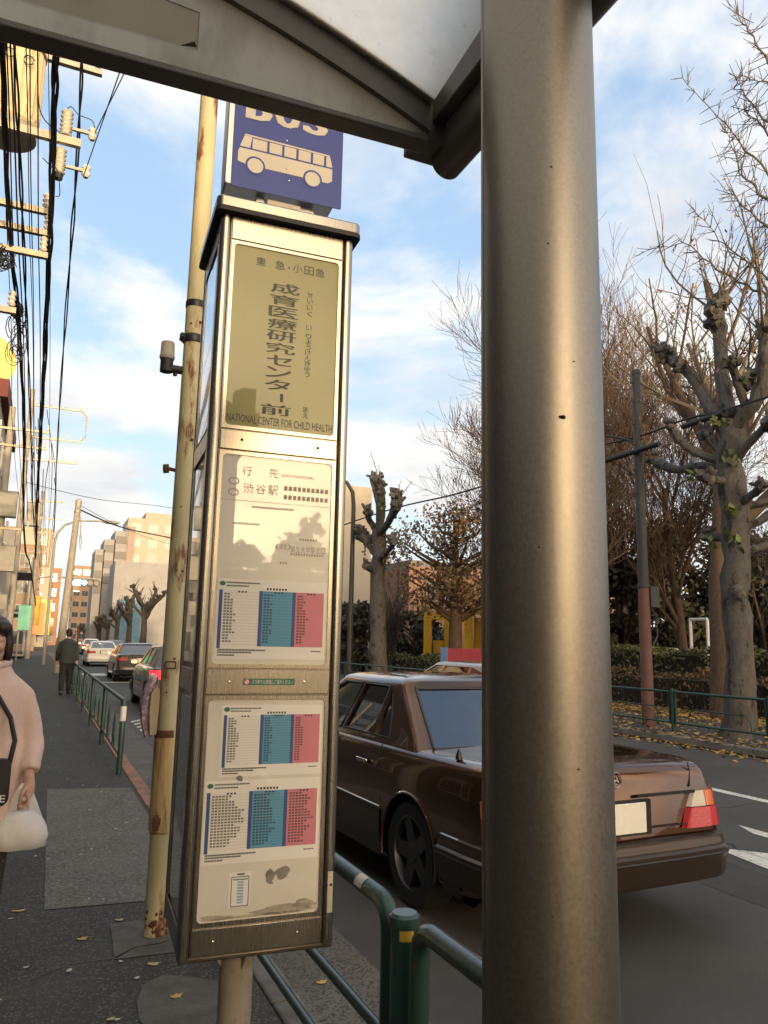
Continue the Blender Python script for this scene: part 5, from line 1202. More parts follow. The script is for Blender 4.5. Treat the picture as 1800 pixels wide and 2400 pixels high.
building('grey_hall', 'dark grey long roofed hall behind the mid street plane tree', 'building', (29, 82, 0), (10, 14, 10.0), m_greyroof, 3, 3, 4, ('-y',), win=(1.6, 1.2))
# yellow play portal and coloured box in the park
m_yellow = mat('yellow play paint', (.62, .36, .02), .5, var=.08, scale=2)
YP = thing('play_portal', 'bright yellow square portal frames in the park behind the brown saloon', 'play structure', (17.6, 31.0, 0))
for (x0, y0, w, h) in ((-.15, 2.0, 1.35, 3.05), (.1, -2.3, 2.2, 3.2)):
    b = MB(); ft = .36; Rz = Matrix.Rotation(rad(-33), 3, 'Z')
    def P_(a, d, q): return Vector((x0, y0, 0)) + Rz @ Vector((a, d, q))
    outer = rrect(w, h, .12, 4, 0, h / 2); inner = rrect(w - 2 * ft, h - 2 * ft, .10, 4, 0, h / 2); n = len(outer)
    b.add([P_(a, 0, q) for a, q in outer] + [P_(a, 0, q) for a, q in inner] + [P_(a, .5, q) for a, q in outer] + [P_(a, .5, q) for a, q in inner],
          [(k, (k + 1) % n, n + (k + 1) % n, n + k) for k in range(n)] + [(2 * n + k, 3 * n + k, 3 * n + (k + 1) % n, 2 * n + (k + 1) % n) for k in range(n)] + [(k, 2 * n + k, 2 * n + (k + 1) % n, (k + 1) % n) for k in range(n)] + [(n + k, n + (k + 1) % n, 3 * n + (k + 1) % n, 3 * n + k) for k in range(n)])
    b.build('portal_frame', m_yellow, YP, smooth=30)
    b = MB(); b.box(P_(0, .42, (h - .5) / 2 if w > 2 else .85), (w - .8 if w > 2 else .5, .10, h - .5 if w > 2 else 1.7), rz=rad(-33)); b.build('inner_panel', m_yellow, YP, smooth=None)
RB = thing('painted_crate', 'red and blue painted box standing before the yellow portal', 'box', (14.0, 24.2, 0))
Rz = rad(-35)
b = MB(); b.box((0, 0, 1.05), (1.5, .5, .66), rz=Rz); b.build('red_panel', mat('faded red paint', (.30, .035, .05), .6, var=.15, scale=4), RB, bevel=.02)
b = MB(); b.box((-.66, .46, 1.06), (.28, .52, .70), rz=Rz); b.build('blue_panel', mat('faded blue paint', (.10, .17, .33), .6), RB, bevel=.02)
b = MB()
for s in (-.6, .6): b.box((s * math.cos(Rz), s * math.sin(Rz), .36), (.06, .3, .75), rz=Rz)
b.build('stand', m_gbox, RB)
for k in range(5):
    p = onX(912 + k * 9, 1525, 21.0); t = thing('green_barrier', 'short lime green barrier post in the row beside the brick hall', 'barrier', (21, p.y, 0), 0, 'lime green barrier posts')
    b = MB(); b.tube([(0, 0, 0), (0, 0, 1.75)], .07, 8); b.build('post', mat('lime paint', (.10, .42, .08), .5) if k == 0 else bpy.data.materials['lime paint'], t); b = MB(); b.box((0, .35, 1.2), (.05, .5, .6)); b.build('mesh_panel', bpy.data.materials['lime paint'], t)
# white posts of a goal frame and a sign post at the far row
GP = thing('white_frame', 'thin white goal like frame standing in the park behind the hedge', 'frame', (19.0, onX(1625, 1520, 19).y, 0))
ga, gb_ = onX(1618, 1460, 19), onX(1658, 1460, 19); o_ = Vector((19.0, onX(1625, 1520, 19).y, 0))
for g_ in (ga, gb_): b = MB(); b.tube([Vector((g_.x, g_.y, 0)) - o_, Vector((g_.x, g_.y, 2.45)) - o_], .05, 8); b.build('post', m_white, GP)
b = MB(); b.tube([Vector((ga.x, ga.y, 2.45)) - o_, Vector((gb_.x, gb_.y, 2.45)) - o_], .05, 8); b.build('crossbar', m_white, GP)
# ================================================================ trees, hedges, leaves
m_plane = mat('plane tree bark', (0.088, 0.082, 0.073), 0.9, var=.3, scale=9, detail=8, bump=1.0, bscale=30, stretch=(1.3, 1.3, .6), dirt=(.030, .026, .021), dscale=4.5, dlo=.54, dhi=.60)
m_bark = mat('brown ridged bark', (0.095, 0.062, 0.038), 0.95, var=.4, scale=5, stretch=(6, 6, 1), detail=8, bump=1.0, bscale=9)
m_twig = mat('reddish twigs', (0.115, 0.078, 0.056), 0.9, var=.3, scale=2)
m_twigd = mat('dark twigs', (0.055, 0.045, 0.035), 0.9, var=.3, scale=2)
m_twigy = mat('ochre twigs', (0.115, 0.088, 0.060), 0.9, var=.3, scale=2)
m_leafo = mat('olive leaves', (0.135, 0.088, 0.042), 0.6, var=.55, scale=1.3)
m_leafd = mat('dark evergreen leaves', (0.042, 0.040, 0.021), 0.55, var=.5, scale=1.1)
m_leafg = mat('hedge leaves', (0.085, 0.092, 0.034), 0.6, var=.5, scale=1.0)
m_leafr = mat('rust autumn leaves', (0.24, 0.105, 0.04), 0.7, var=.45, scale=2)
m_leafy = mat('yellow fallen leaves', (0.34, 0.205, 0.055), 0.8, var=.5, scale=8)
m_leafgn = mat('green plane leaves', (0.10, 0.13, 0.025), 0.6, var=.4, scale=4)
def depth(p): return (Vector(p) - EYE).dot(-cz_)
def traced_tree(name, label, X, limbs, knobs, seed, twigs, leaves, group, bark=m_plane, twigm=m_twigy, leafm=m_leafr, cat='tree', green=0):
    """limbs: lists of (px, py, radius in photo pixels, offset towards the viewer side) lying about the plane x=X"""
    rg = random.Random(seed); base = onX(limbs[0][0][0], limbs[0][0][1], X); base.z = 0
    t = thing(name, label, cat, base, 0, group); M = Matrix.Translation(-base)
    tk = MB(); cr = MB()
    for li, l in enumerate(limbs):
        P, R = [], []
        off = 0.0 if li == 0 else rg.uniform(-.9, .9)
        for i, (px, py, r) in enumerate(l):
            f = i / max(1, len(l) - 1); p = onX(px, py, X + off * f); P.append(p); R.append(r * depth(p) / 1800 * (1 if li == 0 else .82))
        q, rr = [], []
        for i in range(len(P) - 1):
            for k in range(4):
                tt = k / 4; p0, p1, p2, p3 = P[max(0, i - 1)], P[i], P[i + 1], P[min(len(P) - 1, i + 2)]
                pt = .5 * ((2 * p1) + (p2 - p0) * tt + (2 * p0 - 5 * p1 + 4 * p2 - p3) * tt * tt + (3 * p1 - p0 - 3 * p2 + p3) * tt ** 3)
                rad_ = lerp(R[i], R[i + 1], tt); q.append(pt + Vector((rg.gauss(0, 1), rg.gauss(0, 1), rg.gauss(0, .6))) * rad_ * .09); rr.append(rad_ * rg.uniform(.9, 1.12))
        q.append(P[-1]); rr.append(R[-1])
        if li == 0: q[0] = q[0] + Vector((0, 0, -.4)); rr[0] *= 1.25
        tk.tube(q, rr, 14 if li == 0 else 10)
        # a fist of old pruning scars at each limb's end
        if li:
            e = P[-1]; re = R[-1]
            for k in range(5): tk.blob(e + Vector((rg.uniform(-1, 1), rg.uniform(-1, 1), rg.uniform(-.6, 1.2))) * re * 1.1, re * rg.uniform(.55, 1.0), 7, 5, rg.random(), .35)
            for k in range(3):
                d = Vector((rg.uniform(-1, 1), rg.uniform(-1, 1), rg.uniform(.3, 1.4))).normalized(); tk.tube([e, e + d * re * 1.9, e + d * re * 2.4], [re * .5, re * .42, re * .3], 6)
    for px, py, r in knobs:
        e = onX(px, py, X + rg.uniform(-.4, .2)); re = r * depth(e) / 1800
        for k in range(7): tk.blob(e + Vector((rg.uniform(-1, 1), rg.uniform(-1, 1), rg.uniform(-1, 1))) * re * .7, re * rg.uniform(.4, .75), 7, 5, rg.random(), .4)
    tk.xf(M).build('trunk', bark, t, smooth=28)
    lv, lg = MB(), MB()
    for (px, py, n, L, a0, a1) in twigs:
        e = onX(px, py, X)
        for k in range(max(2, int(n * .6))):
            a = rad(rg.uniform(a0, a1)); d = Vector((rg.uniform(-.5, .5), -math.cos(a), math.sin(a))).normalized(); ln = L * rg.uniform(.55, 1.1)
            pts = [e + Vector((rg.gauss(0, .08), rg.gauss(0, .08), 0))]
            for s in range(6):
                d = (d + Vector((rg.gauss(0, .09), rg.gauss(0, .09), rg.gauss(0, .07) + .03))).normalized(); pts.append(pts[-1] + d * ln / 6)
            cr.tube(pts, [.014 * (1 - i / 7) + .003 for i in range(7)], 4, cap=False)
            for s in range(2, 7):
                for w in range(2):
                    d2 = (d + Vector((rg.gauss(0, .7), rg.gauss(0, .7), rg.gauss(0, .5)))).normalized(); l2 = ln * rg.uniform(.10, .26); c = pts[s] - (pts[s] - pts[s - 1]) * rg.random()
                    cr.tube([c, c + d2 * l2 * .5 + Vector((0, 0, .02)), c + d2 * l2], [.007, .005, .003], 3, cap=False)
                    if rg.random() < leaves:
                        for _ in range(3): lv.leaf(c + d2 * l2 * rg.random() + Vector((rg.gauss(0, .06), rg.gauss(0, .06), rg.gauss(0, .06))), rg.uniform(.035, .075), rg, .6)
    for k in range(green):
        l = rg.choice(limbs[1:]); px, py, r = rg.choice(l); e = onX(px + rg.uniform(-26, 26), py + rg.uniform(-14, 26), X - .3)
        for _ in range(7): lg.leaf(e + Vector((rg.gauss(0, .09), rg.gauss(0, .09), rg.gauss(0, .09))), rg.uniform(.05, .10), rg, .8)
    if cr.v: cr.xf(M).build('twigs', twigm, t, smooth=None, norm=False)
    if lv.v: lv.xf(M).build('leaves', leafm, t, smooth=None, norm=False)
    if lg.v: lg.xf(M).build('green_leaves', m_leafgn, t, smooth=None, norm=False)
    return t
R_LIMBS = [[(1730, 1752, 42), (1734, 1600, 33), (1728, 1400, 31), (1722, 1230, 31), (1712, 1090, 30), (1712, 985, 28)],
    [(1712, 1000, 26), (1700, 930, 20), (1690, 860, 17), (1687, 790, 18), (1680, 728, 22)],
    [(1700, 1000, 24), (1655, 940, 18), (1628, 888, 17), (1600, 860, 17), (1572, 838, 18), (1552, 822, 13)],
    [(1725, 995, 24), (1768, 948, 18), (1784, 900, 16), (1790, 840, 17), (1796, 780, 20)],
    [(1750, 958, 16), (1735, 920, 12), (1722, 880, 11), (1716, 852, 14)],
    [(1710, 1082, 15), (1660, 1072, 11), (1620, 1055, 11), (1592, 1030, 11), (1574, 998, 13)],
    [(1710, 1098, 15), (1640, 1092, 11), (1590, 1102, 12), (1555, 1090, 15), (1532, 1078, 13)],
    [(1715, 1075, 16), (1680, 1050, 13), (1656, 1015, 16)],
    [(1725, 1075, 16), (1755, 1040, 11), (1785, 1008, 12), (1808, 990, 18)],
    [(1730, 1185, 16), (1770, 1182, 11), (1812, 1174, 11)], [(1735, 1180, 14), (1762, 1160, 11), (1786, 1140, 14)],
    [(1712, 1265, 14), (1680, 1258, 12), (1656, 1254, 14)], [(1712, 1130, 13), (1680, 1125, 11), (1652, 1120, 16)],
    [(1740, 1290, 12), (1775, 1285, 10), (1815, 1270, 12)], [(1735, 1240, 12), (1775, 1225, 10), (1812, 1200, 15)]]
traced_tree('plane_tree', 'big pollarded plane tree with knuckled limbs standing behind the far fence at the right', 11.3, R_LIMBS,
    [(1676, 716, 26), (1680, 765, 20), (1592, 856, 16), (1566, 832, 20), (1752, 892, 24), (1715, 985, 34), (1720, 1290, 22), (1730, 1390, 16), (1715, 1160, 20)], 5,
    [(1678, 705, 16, 2.0, 25, 155), (1565, 825, 7, 2.2, 50, 150), (1718, 845, 8, 1.8, 20, 140), (1795, 775, 8, 2.0, 40, 140), (1535, 1078, 6, 1.3, 100, 190), (1575, 992, 5, 1.3, 70, 170), (1660, 1010, 6, 1.5, 60, 170), (1750, 890, 7, 1.6, 20, 120), (1640, 900, 6, 1.7, 80, 160)],
    .14, 'pollarded plane trees along the far pavement', green=9)
M_LIMBS = [[(885, 1592, 23), (886, 1450, 19), (887, 1330, 17), (889, 1240, 16)],
    [(889, 1250, 15), (894, 1195, 11), (892, 1160, 12), (884, 1140, 15)], [(890, 1248, 13), (912, 1222, 9), (934, 1180, 12)], [(905, 1232, 9), (918, 1200, 7), (926, 1160, 11)],
    [(886, 1250, 11), (868, 1222, 8), (860, 1198, 11)], [(884, 1300, 12), (866, 1280, 9), (848, 1256, 16)], [(892, 1308, 10), (912, 1288, 7), (924, 1268, 11)], [(884, 1335, 10), (868, 1334, 8), (856, 1326, 10)], [(889, 1245, 10), (886, 1180, 8), (872, 1118, 8)]]
traced_tree('plane_tree', 'slim pollarded plane tree beside the curved lamp post, mid street', 11.5, M_LIMBS, [(884, 1146, 16), (878, 1124, 9), (893, 1116, 9), (932, 1160, 10), (842, 1246, 16), (926, 1266, 10)], 9,
    [(880, 1120, 4, 1.0, 40, 140), (935, 1170, 3, 1.0, 20, 120)], .05, 'pollarded plane trees along the far pavement', green=5, twigm=m_twigd)
# the far row: one generic pollard copied with turns and sizes
def pollard(seed, h=6.4, name='plane_tree'):
    rg = random.Random(seed); t = thing(name, '', 'tree', (0, 0, 0)); tk, cr = MB(), MB(); tk.tube([(0, 0, -.2), (rg.uniform(-.1, .1), 0, h * .25), (rg.uniform(-.15, .15), 0, h * .55)], [.30, .23, .20], 10)
    for k in range(9):
        z = h * rg.uniform(.32, .55); a = rg.uniform(0, 6.28); d = Vector((math.cos(a), math.sin(a), rg.uniform(.4, 1.6))).normalized(); L = rg.uniform(1.2, h * .42); p = Vector((0, 0, z)); pts = [p]
        for s in range(4): d = (d + Vector((rg.gauss(0, .2), rg.gauss(0, .2), .16))).normalized(); p = p + d * L / 4; pts.append(p)
        tk.tube(pts, [.15, .12, .11, .11, .12], 7)
        for j in range(4): tk.blob(p + Vector((rg.uniform(-.12, .12), rg.uniform(-.12, .12), rg.uniform(0, .25))), rg.uniform(.09, .2), 6, 5, rg.random(), .4)
        for j in range(5):
            e = pts[rg.randint(2, 4)]; d2 = Vector((rg.gauss(0, 1), rg.gauss(0, 1), rg.uniform(.2, 1.6))).normalized(); cr.tube([e, e + d2 * .35, e + d2 * .8 + Vector((0, 0, .1))], [.05, .035, .015], 4, cap=False)
    tk.build('trunk', m_twigd, t, smooth=50); cr.build('twigs', m_twigd, t, smooth=None, norm=False); return t
fp = [pollard(21), pollard(22), pollard(23)]
cols = [('nearest and tallest of the far plane trees, beside the cream post', 330, 96, 1.5), ('second far plane tree from the cream post', 300, 112, 1.45), ('third far plane tree, before the blue sheeting', 268, 130, 1.25), ('fourth far plane tree, left of the blue sheeting', 247, 148, 1.15), ('fifth far plane tree, in front of the office block windows', 232, 168, 1.1), ('sixth far plane tree, thin against the office block', 215, 195, 1.0), ('seventh far plane tree, near the left end of the row', 203, 225, 1.0), ('last plane tree of the far row, beside the leaning concrete pole', 190, 262, 1.0)]
rgf = random.Random(5)
for i, (lb, px, Y, s) in enumerate(cols):
    o = fp[i] if i < 3 else copy_tree(fp[i % 3]); p = onY(px, 1500, Y); o.location = (11.3 if i < 8 else p.x, Y, 0); o.rotation_euler.z = rgf.uniform(0, 6.28); o.scale = (s * 1.05, s * 1.05, s)
    tag(o, lb, 'tree', 'far row of pollarded plane trees')
# bare branching trees
def bare_tree(name, label, base, h, seed, bark, twigm, spread=.9, levels=4, leafm=None, leafp=0.0, leafs=.06, r0=.22, low=.25, group=None, up=.22, nb=3, trunk_lean=(0, 0), cat='tree', tmin=.006, nleaf=3):
    rg = random.Random(seed); t = thing(name, label, cat, base, rg.uniform(0, 6), group); tk, cr, lv = MB(), MB(), MB()
    def grow(p, d, L, r, lev):
        pts = [p]; n = 5
        for s in range(n):
            d = (d + Vector((rg.gauss(0, .10), rg.gauss(0, .10), rg.gauss(0, .08) + up * .18))).normalized(); pts.append(pts[-1] + d * L / n)
        rr = [max(tmin, r * (1 - .55 * i / n)) for i in range(n + 1)]
        (tk if lev < 2 else cr).tube(pts, rr, 12 if lev == 0 else 7 if lev == 1 else 4 if lev == 2 else 3, cap=lev < 2)
        if lev >= levels:
            if leafm:
                for q in pts[1:]:
                    for _ in range(nleaf):
                        if rg.random() < leafp: lv.leaf(q + Vector((rg.gauss(0, .13), rg.gauss(0, .13), rg.gauss(0, .13))), leafs * rg.uniform(.6, 1.3), rg)
            return
        k = nb + (2 if lev >= 1 else 0) + (rg.randint(0, 2) if lev else 5)
        for j in range(k):
            f = lerp(low if lev == 0 else .15, 1.0, (j + rg.random()) / k); i = min(n - 1, int(f * n)); q = pts[i].lerp(pts[i + 1], f * n - i)
            ax = d.orthogonal().normalized(); ax = Matrix.Rotation(rg.uniform(0, 6.28), 3, d) @ ax
            d2 = (d * rg.uniform(.5, 1.0) + ax * spread * rg.uniform(.6, 1.2) + Vector((0, 0, up))).normalized()
            grow(q, d2, L * rg.uniform(.42, .68) * (1.1 if lev == 0 else 1), max(tmin, rr[i] * rg.uniform(.40, .6)), lev + 1)
    grow(Vector((0, 0, -.2)), Vector((trunk_lean[0], trunk_lean[1], 1)).normalized(), h * .62, r0, 0)
    tk.build('trunk', bark, t, smooth=50); cr.build('twigs', twigm, t, smooth=None, norm=False)
    if lv.v: lv.build('leaves', leafm, t, smooth=None, norm=False)
    return t
def leafy_tree(name, label, base, h, w, seed, leafm, n, size, bark=m_bark, group=None, zlo=.25, r0=.18, clumps=26, cat='tree', hollow=.35):
    rg = random.Random(seed); t = thing(name, label, cat, base, 0, group); tk, lv = MB(), MB()
    tk.tube([(0, 0, -.2), (rg.uniform(-.1, .1), rg.uniform(-.1, .1), h * .4), (0, 0, h * .85)], [r0, r0 * .75, r0 * .2], 12); cs = []
    for k in range(clumps):
        z = h * rg.uniform(zlo, 1.0); e = math.sqrt(max(.05, 1 - ((z / h - (zlo + 1) / 2) / ((1 - zlo) / 2 + .05)) ** 2)); a = rg.uniform(0, 6.28); q = w * e * math.sqrt(rg.uniform(hollow, 1.0))
        c = Vector((q * math.cos(a), q * math.sin(a), z)); cs.append((c, rg.uniform(.28, .5) * w * .8)); tk.tube([Vector((0, 0, max(h * .15, z - q * .6))), c * .6 + Vector((0, 0, z * .3)), c], [r0 * .35, r0 * .2, .015], 5, cap=False)
    for c, r in cs:
        for k in range(n // clumps):
            d = Vector((rg.gauss(0, 1), rg.gauss(0, 1), rg.gauss(0, .8))).normalized() * r * rg.random() ** .45; lv.leaf(c + d, size * rg.uniform(.6, 1.4), rg)
    tk.build('trunk', bark, t, smooth=50); lv.build('leaves', leafm, t, smooth=None, norm=False); return t
# trees behind the shelter pole and over the park
bare_tree('zelkova_tree', 'wide bare tree with dense reddish twigs rising behind the shelter pole', (16.6, 20.4, 0), 12.0, 31, m_bark, m_twig, spread=.75, levels=4, r0=.22, up=.30, nb=5, low=.25, tmin=.006)
bare_tree('zelkova_tree', 'bare twiggy tree left of the shelter pole, behind the orange lit trunk', (17.5, 23.0, 0), 11.0, 32, m_bark, m_twig, spread=.75, levels=4, r0=.19, up=.28, nb=6, low=.25, tmin=.008)
bare_tree('zelkova_tree', 'fine twigged reddish bare tree directly behind the olive leaved tree', (19.5, 29.5, 0), 10.5, 44, m_bark, m_twig, spread=.8, levels=4, r0=.18, up=.25, nb=6, low=.2, tmin=.009)
bare_tree('zelkova_tree', 'fine twigged reddish bare tree between shelter pole and dark power pole', (20.5, 20.6, 0), 12.0, 45, m_bark, m_twig, spread=.8, levels=4, r0=.18, up=.25, nb=6, low=.25, tmin=.008)
lt = leafy_tree('camellia_tree', 'olive leaved tree with an orange lit trunk left of the shelter pole', (13.9, 24.9, 0), 6.9, 2.3, 41, m_leafo, 7000, .070, zlo=.42, r0=.30, clumps=48, hollow=.05)
bare_tree('ginkgo_tree', 'thick trunked ginkgo with ochre branches right behind the big plane tree', (14.2, 13.0, 0), 13.0, 34, m_bark, m_twigy, spread=.8, levels=3, r0=.40, leafm=m_leafy, leafp=.05, up=.25, nb=2, low=.55, tmin=.004)
bare_tree('ginkgo_tree', 'sparse ochre twigged tree farther back at the right edge of the park', (22, 11.6, 0), 12.0, 35, m_bark, m_twigy, spread=.9, levels=3, r0=.28, leafm=m_leafy, leafp=.10, up=.2, nb=5)
bare_tree('bare_shrub', 'dark fan of bare upright stems behind the mid street plane tree', (14.2, 31.5, 0), 4.6, 36, m_twigd, m_twigd, spread=.55, levels=3, r0=.09, up=.45, nb=5, low=.02, cat='shrub')
bare_tree('zelkova_tree', 'thin dark bare tree in the park between hedge and evergreens', (25.5, 21.5, 0), 8.5, 37, m_twigd, m_twigd, spread=.7, levels=3, r0=.16, up=.3, nb=5, group='thin bare park trees')
bare_tree('zelkova_tree', 'thin dark bare tree nearest the white frame in the park', (29.5, 22.5, 0), 9, 38, m_twigd, m_twigd, spread=.7, levels=3, r0=.16, up=.3, nb=5, group='thin bare park trees')
# long ginkgo branches leaning in from a tree just outside the frame on the right
UR = thing('ginkgo_tree', 'tall bare ginkgo at the right edge, its long ochre branches reaching across the upper sky', 'tree', (12.6, 5.2, 0))
rgu = random.Random(77); tk, cr = MB(), MB(); o_ = Vector((12.6, 5.2, 0))
tk.tube([(0, 0, -.2), (0, 0, 6), (.1, 0, 14)], [.34, .26, .14], 14)
for tr in ([(1960, 640), (1800, 405), (1700, 290), (1600, 182)], [(1960, 760), (1800, 470), (1740, 410), (1720, 350), (1700, 300)], [(1950, 330), (1800, 150), (1760, 80), (1728, 28)], [(1960, 560), (1800, 290), (1740, 215), (1725, 180)], [(1950, 800), (1800, 655), (1700, 575), (1628, 495)], [(1950, 600), (1800, 530), (1740, 480), (1715, 455)], [(1950, 520), (1820, 330), (1770, 280), (1725, 245)], [(1940, 470), (1850, 230), (1790, 190), (1735, 175)], [(1980, 900), (1800, 700), (1700, 640), (1600, 570), (1510, 590)]):
    xo = 12.4 + rgu.uniform(-.6, .6); P = [onX(px, py, xo) for px, py in tr]; st_ = Vector((12.6, 5.2, P[0].z - 1.2)); P = [st_] + P; q = []
    for i in range(len(P) - 1):
        for k in range(6): q.append(P[i].lerp(P[i + 1], k / 6) + Vector((0, rgu.gauss(0, .025), rgu.gauss(0, .025))))
    q.append(P[-1]); n = len(q); rr = [max(.008, .048 * (1 - i / n) ** 1.0) for i in range(n)]; cr.tube([p - o_ for p in q], rr, 6, cap=False)
    for i in range(6, n):
        for k in range(3):
            d = (q[i] - q[i - 1]).normalized(); d2 = (d * .8 + Vector((rgu.gauss(0, .5), rgu.gauss(0, .8), rgu.gauss(0, .8)))).normalized(); L = rgu.uniform(.15, .55) * (1.3 - i / n * .5); c = q[i] - o_; m_ = c + d2 * L * .5 + Vector((0, 0, .02))
            cr.tube([c, m_, c + d2 * L + Vector((0, 0, .05))], [.011, .008, .005], 3, cap=False)
            if rgu.random() < .6:
                d3 = (d2 + Vector((rgu.gauss(0, .6), rgu.gauss(0, .6), rgu.gauss(0, .6)))).normalized(); cr.tube([m_, m_ + d3 * L * .5], [.007, .004], 3, cap=False)
tk.build('trunk', m_bark, UR, smooth=50); cr.build('branches', m_twigy, UR, smooth=None, norm=False)
# evergreens and the dark background wood
EV = [('rounded dark evergreen just right of the shelter pole above the hedge', 21.5, 24.5, 7.4, 2.9, 2600), ('dark evergreen behind the red brown pole', 24.5, 24.0, 8.0, 3.0, 2600), ('broad dark evergreen behind the white frame', 30, 25, 7.6, 3.4, 2600), ('low dark evergreen to the left of the ginkgo trunk', 27.5, 19.2, 4.8, 2.2, 2000), ('dark evergreen at the right edge behind the plane tree', 27, 15.5, 6.4, 2.4, 2200), ('dark evergreen left of the mid street plane tree near the tower block', 14.6, 36.5, 3.8, 1.5, 1500), ('small spreading pine by the yellow portal', 19, 38.5, 3.6, 1.8, 1200), ('evergreen behind the olive leaved tree, hidden by the shelter pole', 20, 25.5, 7.5, 2.8, 2200)]
for i, (lb, x, y, h, w, n) in enumerate(EV): leafy_tree('evergreen_tree', lb, (x, y, 0), h * .85, w, 60 + i, m_leafd, int(n * 3.2), .13, group='dark evergreens in the park', zlo=.06, r0=.14, clumps=44, hollow=.05)
leafy_tree('autumn_shrub', 'rust orange shrub at the right edge behind the plane tree trunk', (21.5, 13.0, 0), 3.6, 1.5, 81, m_leafr, 1500, .09, zlo=.15, r0=.06, cat='shrub')
wood = MB(); rgw2 = random.Random(15)
for k in range(12000):
    a = rgw2.uniform(0, 1); x = 34 + 34 * a + rgw2.gauss(0, 2); y = 8 + 40 * rgw2.random() if x > 40 else 22 + 34 * a + rgw2.gauss(0, 3); hh = 5.6 + 1.6 * math.sin(x * .9) + 1.3 * math.sin(y * .7)
    wood.leaf((x, y, rgw2.random() ** .8 * hh), rgw2.uniform(.2, .42), rgw2)
stuff(wood.build('background_wood', m_leafd, smooth=None, norm=False), 'dark wood closing the park far behind the hedge', 'wood')
# hedges
def hedge(label, x0, y0, x1, y1, w, h, seed, m, dens=520, size=.055, z0=0.0, stems=0, name='hedge', group=None, sm=m_twigd):
    rg = random.Random(seed); L = math.hypot(x1 - x0, y1 - y0); t = thing(name, label, 'hedge', (x0, y0, 0), math.atan2(y1 - y0, x1 - x0), group); lv = MB()
    for k in range(int(L * dens)):
        u = rg.uniform(0, L); s = rg.random(); bump = .10 * math.sin(u * 1.7 + seed) + .06 * math.sin(u * 4.1)
        if s < .45: p = (u, rg.uniform(-w / 2, w / 2), h + bump + rg.gauss(0, .035))
        else: p = (u, (w / 2 + .5 * bump) * rg.choice((-1, 1)) + rg.gauss(0, .05), rg.uniform(z0, h + bump))
        lv.leaf(p, size * rg.uniform(.6, 1.4), rg)
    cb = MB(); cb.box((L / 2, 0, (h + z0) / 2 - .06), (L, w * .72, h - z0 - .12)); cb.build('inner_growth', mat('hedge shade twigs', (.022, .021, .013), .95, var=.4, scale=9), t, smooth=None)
    lv.build('leaves', m, t, smooth=None, norm=False)
    if stems:
        st_ = MB()
        for k in range(int(L * stems)):
            u, v = rg.uniform(0, L), rg.uniform(-w / 2, w / 2); hh = h * rg.uniform(.6, 1.15); st_.tube([(u, v, 0), (u + rg.gauss(0, .06), v + rg.gauss(0, .06), hh * .6), (u + rg.gauss(0, .15), v + rg.gauss(0, .15), hh)], [.008, .006, .003], 3, cap=False)
        st_.build('stems', sm, t, smooth=None, norm=False)
    return t
hedge('long clipped dark green hedge with a flat top behind the far fence at the right', 17.4, 4.5, 17.6, 22.5, 1.3, 1.45, 1, m_leafg, 700)
hedge('clipped hedge below the yellow portal, left of the shelter pole', 15.8, 25.5, 14.8, 32.5, 1.2, .95, 2, m_leafg, 600)
hedge('low green hedge beside the curved lamp post', 13.9, 35.5, 14.3, 47, 1.2, 1.0, 3, m_leafg, 500)
hedge('dry brown twiggy shrub row growing under the long hedge', 15.4, 5.0, 15.6, 22, .8, .85, 4, mat('dry shrub leaves', (.11, .072, .035), .8, var=.5, scale=2), 260, .05, stems=60, name='dry_shrub_row', sm=m_twig)
# bark strips: fallen leaves
rl = random.Random(8); lt_ = MB()
for k in range(15000):
    x = 13.3 + abs(rl.gauss(0, 1.0)); y = rl.uniform(3, 27)
    if rl.random() < .25: x = rl.uniform(10.5, 13.2)
    if rl.random() < .10: x = 10.42 - abs(rl.gauss(0, .25))
    z = (ROAD_Z if x < 10.3 else 0.0) + rl.uniform(.008, .03); s = rl.uniform(.03, .06); a = rl.uniform(0, 6.28); u = Vector((math.cos(a), math.sin(a), rl.uniform(-.4, .4))) * s; v = Vector((-math.sin(a), math.cos(a), rl.uniform(-.4, .4))) * s * .7; p = Vector((x, y, z))
    lt_.add([p - u, p - v, p + u, p + v], [(0, 1, 2, 3)])
stuff(lt_.build('leaf_litter', m_leafy, smooth=None, norm=False), 'yellow fallen leaves carpeting the verge under the far trees', 'leaf litter')
vg = MB(); vg.quad((13.2, -20, 0.003), (16.8, -20, 0.003), (16.8, 60, 0.003), (13.2, 60, 0.003)); struct(vg.build('verge', m_soil, smooth=None))
vg = MB(); vg.quad((16.8, -20, 0.0), (70, -20, 0.0), (70, 60, 0.0), (16.8, 60, 0.0)); struct(vg.build('park_ground', m_soil, smooth=None))
m_fl = [mat('pale fallen leaf', (.46, .36, .17), .8, var=.2, scale=30), mat('yellow fallen leaf', (.50, .34, .08), .8, var=.2, scale=30), mat('whitish leaf', (.50, .46, .36), .8, var=.2, scale=30)]
def leafmesh(m, s, asp, seed):
    r = random.Random(seed); b = MB(); n = 11; out = []
    for k in range(n): a = 2 * math.pi * k / n; q = s * (1 + .35 * math.cos(5 * a) * r.uniform(.4, 1)); out.append((q * math.cos(a), q * asp * math.sin(a), .003 + .25 * s * (math.cos(a) ** 2) * r.uniform(.3, 1)))
    b.add(out + [(0, 0, .003)], [(k, (k + 1) % n, n) for k in range(n)]); return b.mesh('fallen_leaf', m, 180)
LM = [leafmesh(m_fl[0], .030, .6, 1), leafmesh(m_fl[1], .032, .7, 2), leafmesh(m_fl[2], .022, .6, 3), leafmesh(m_fl[1], .042, .35, 4)]
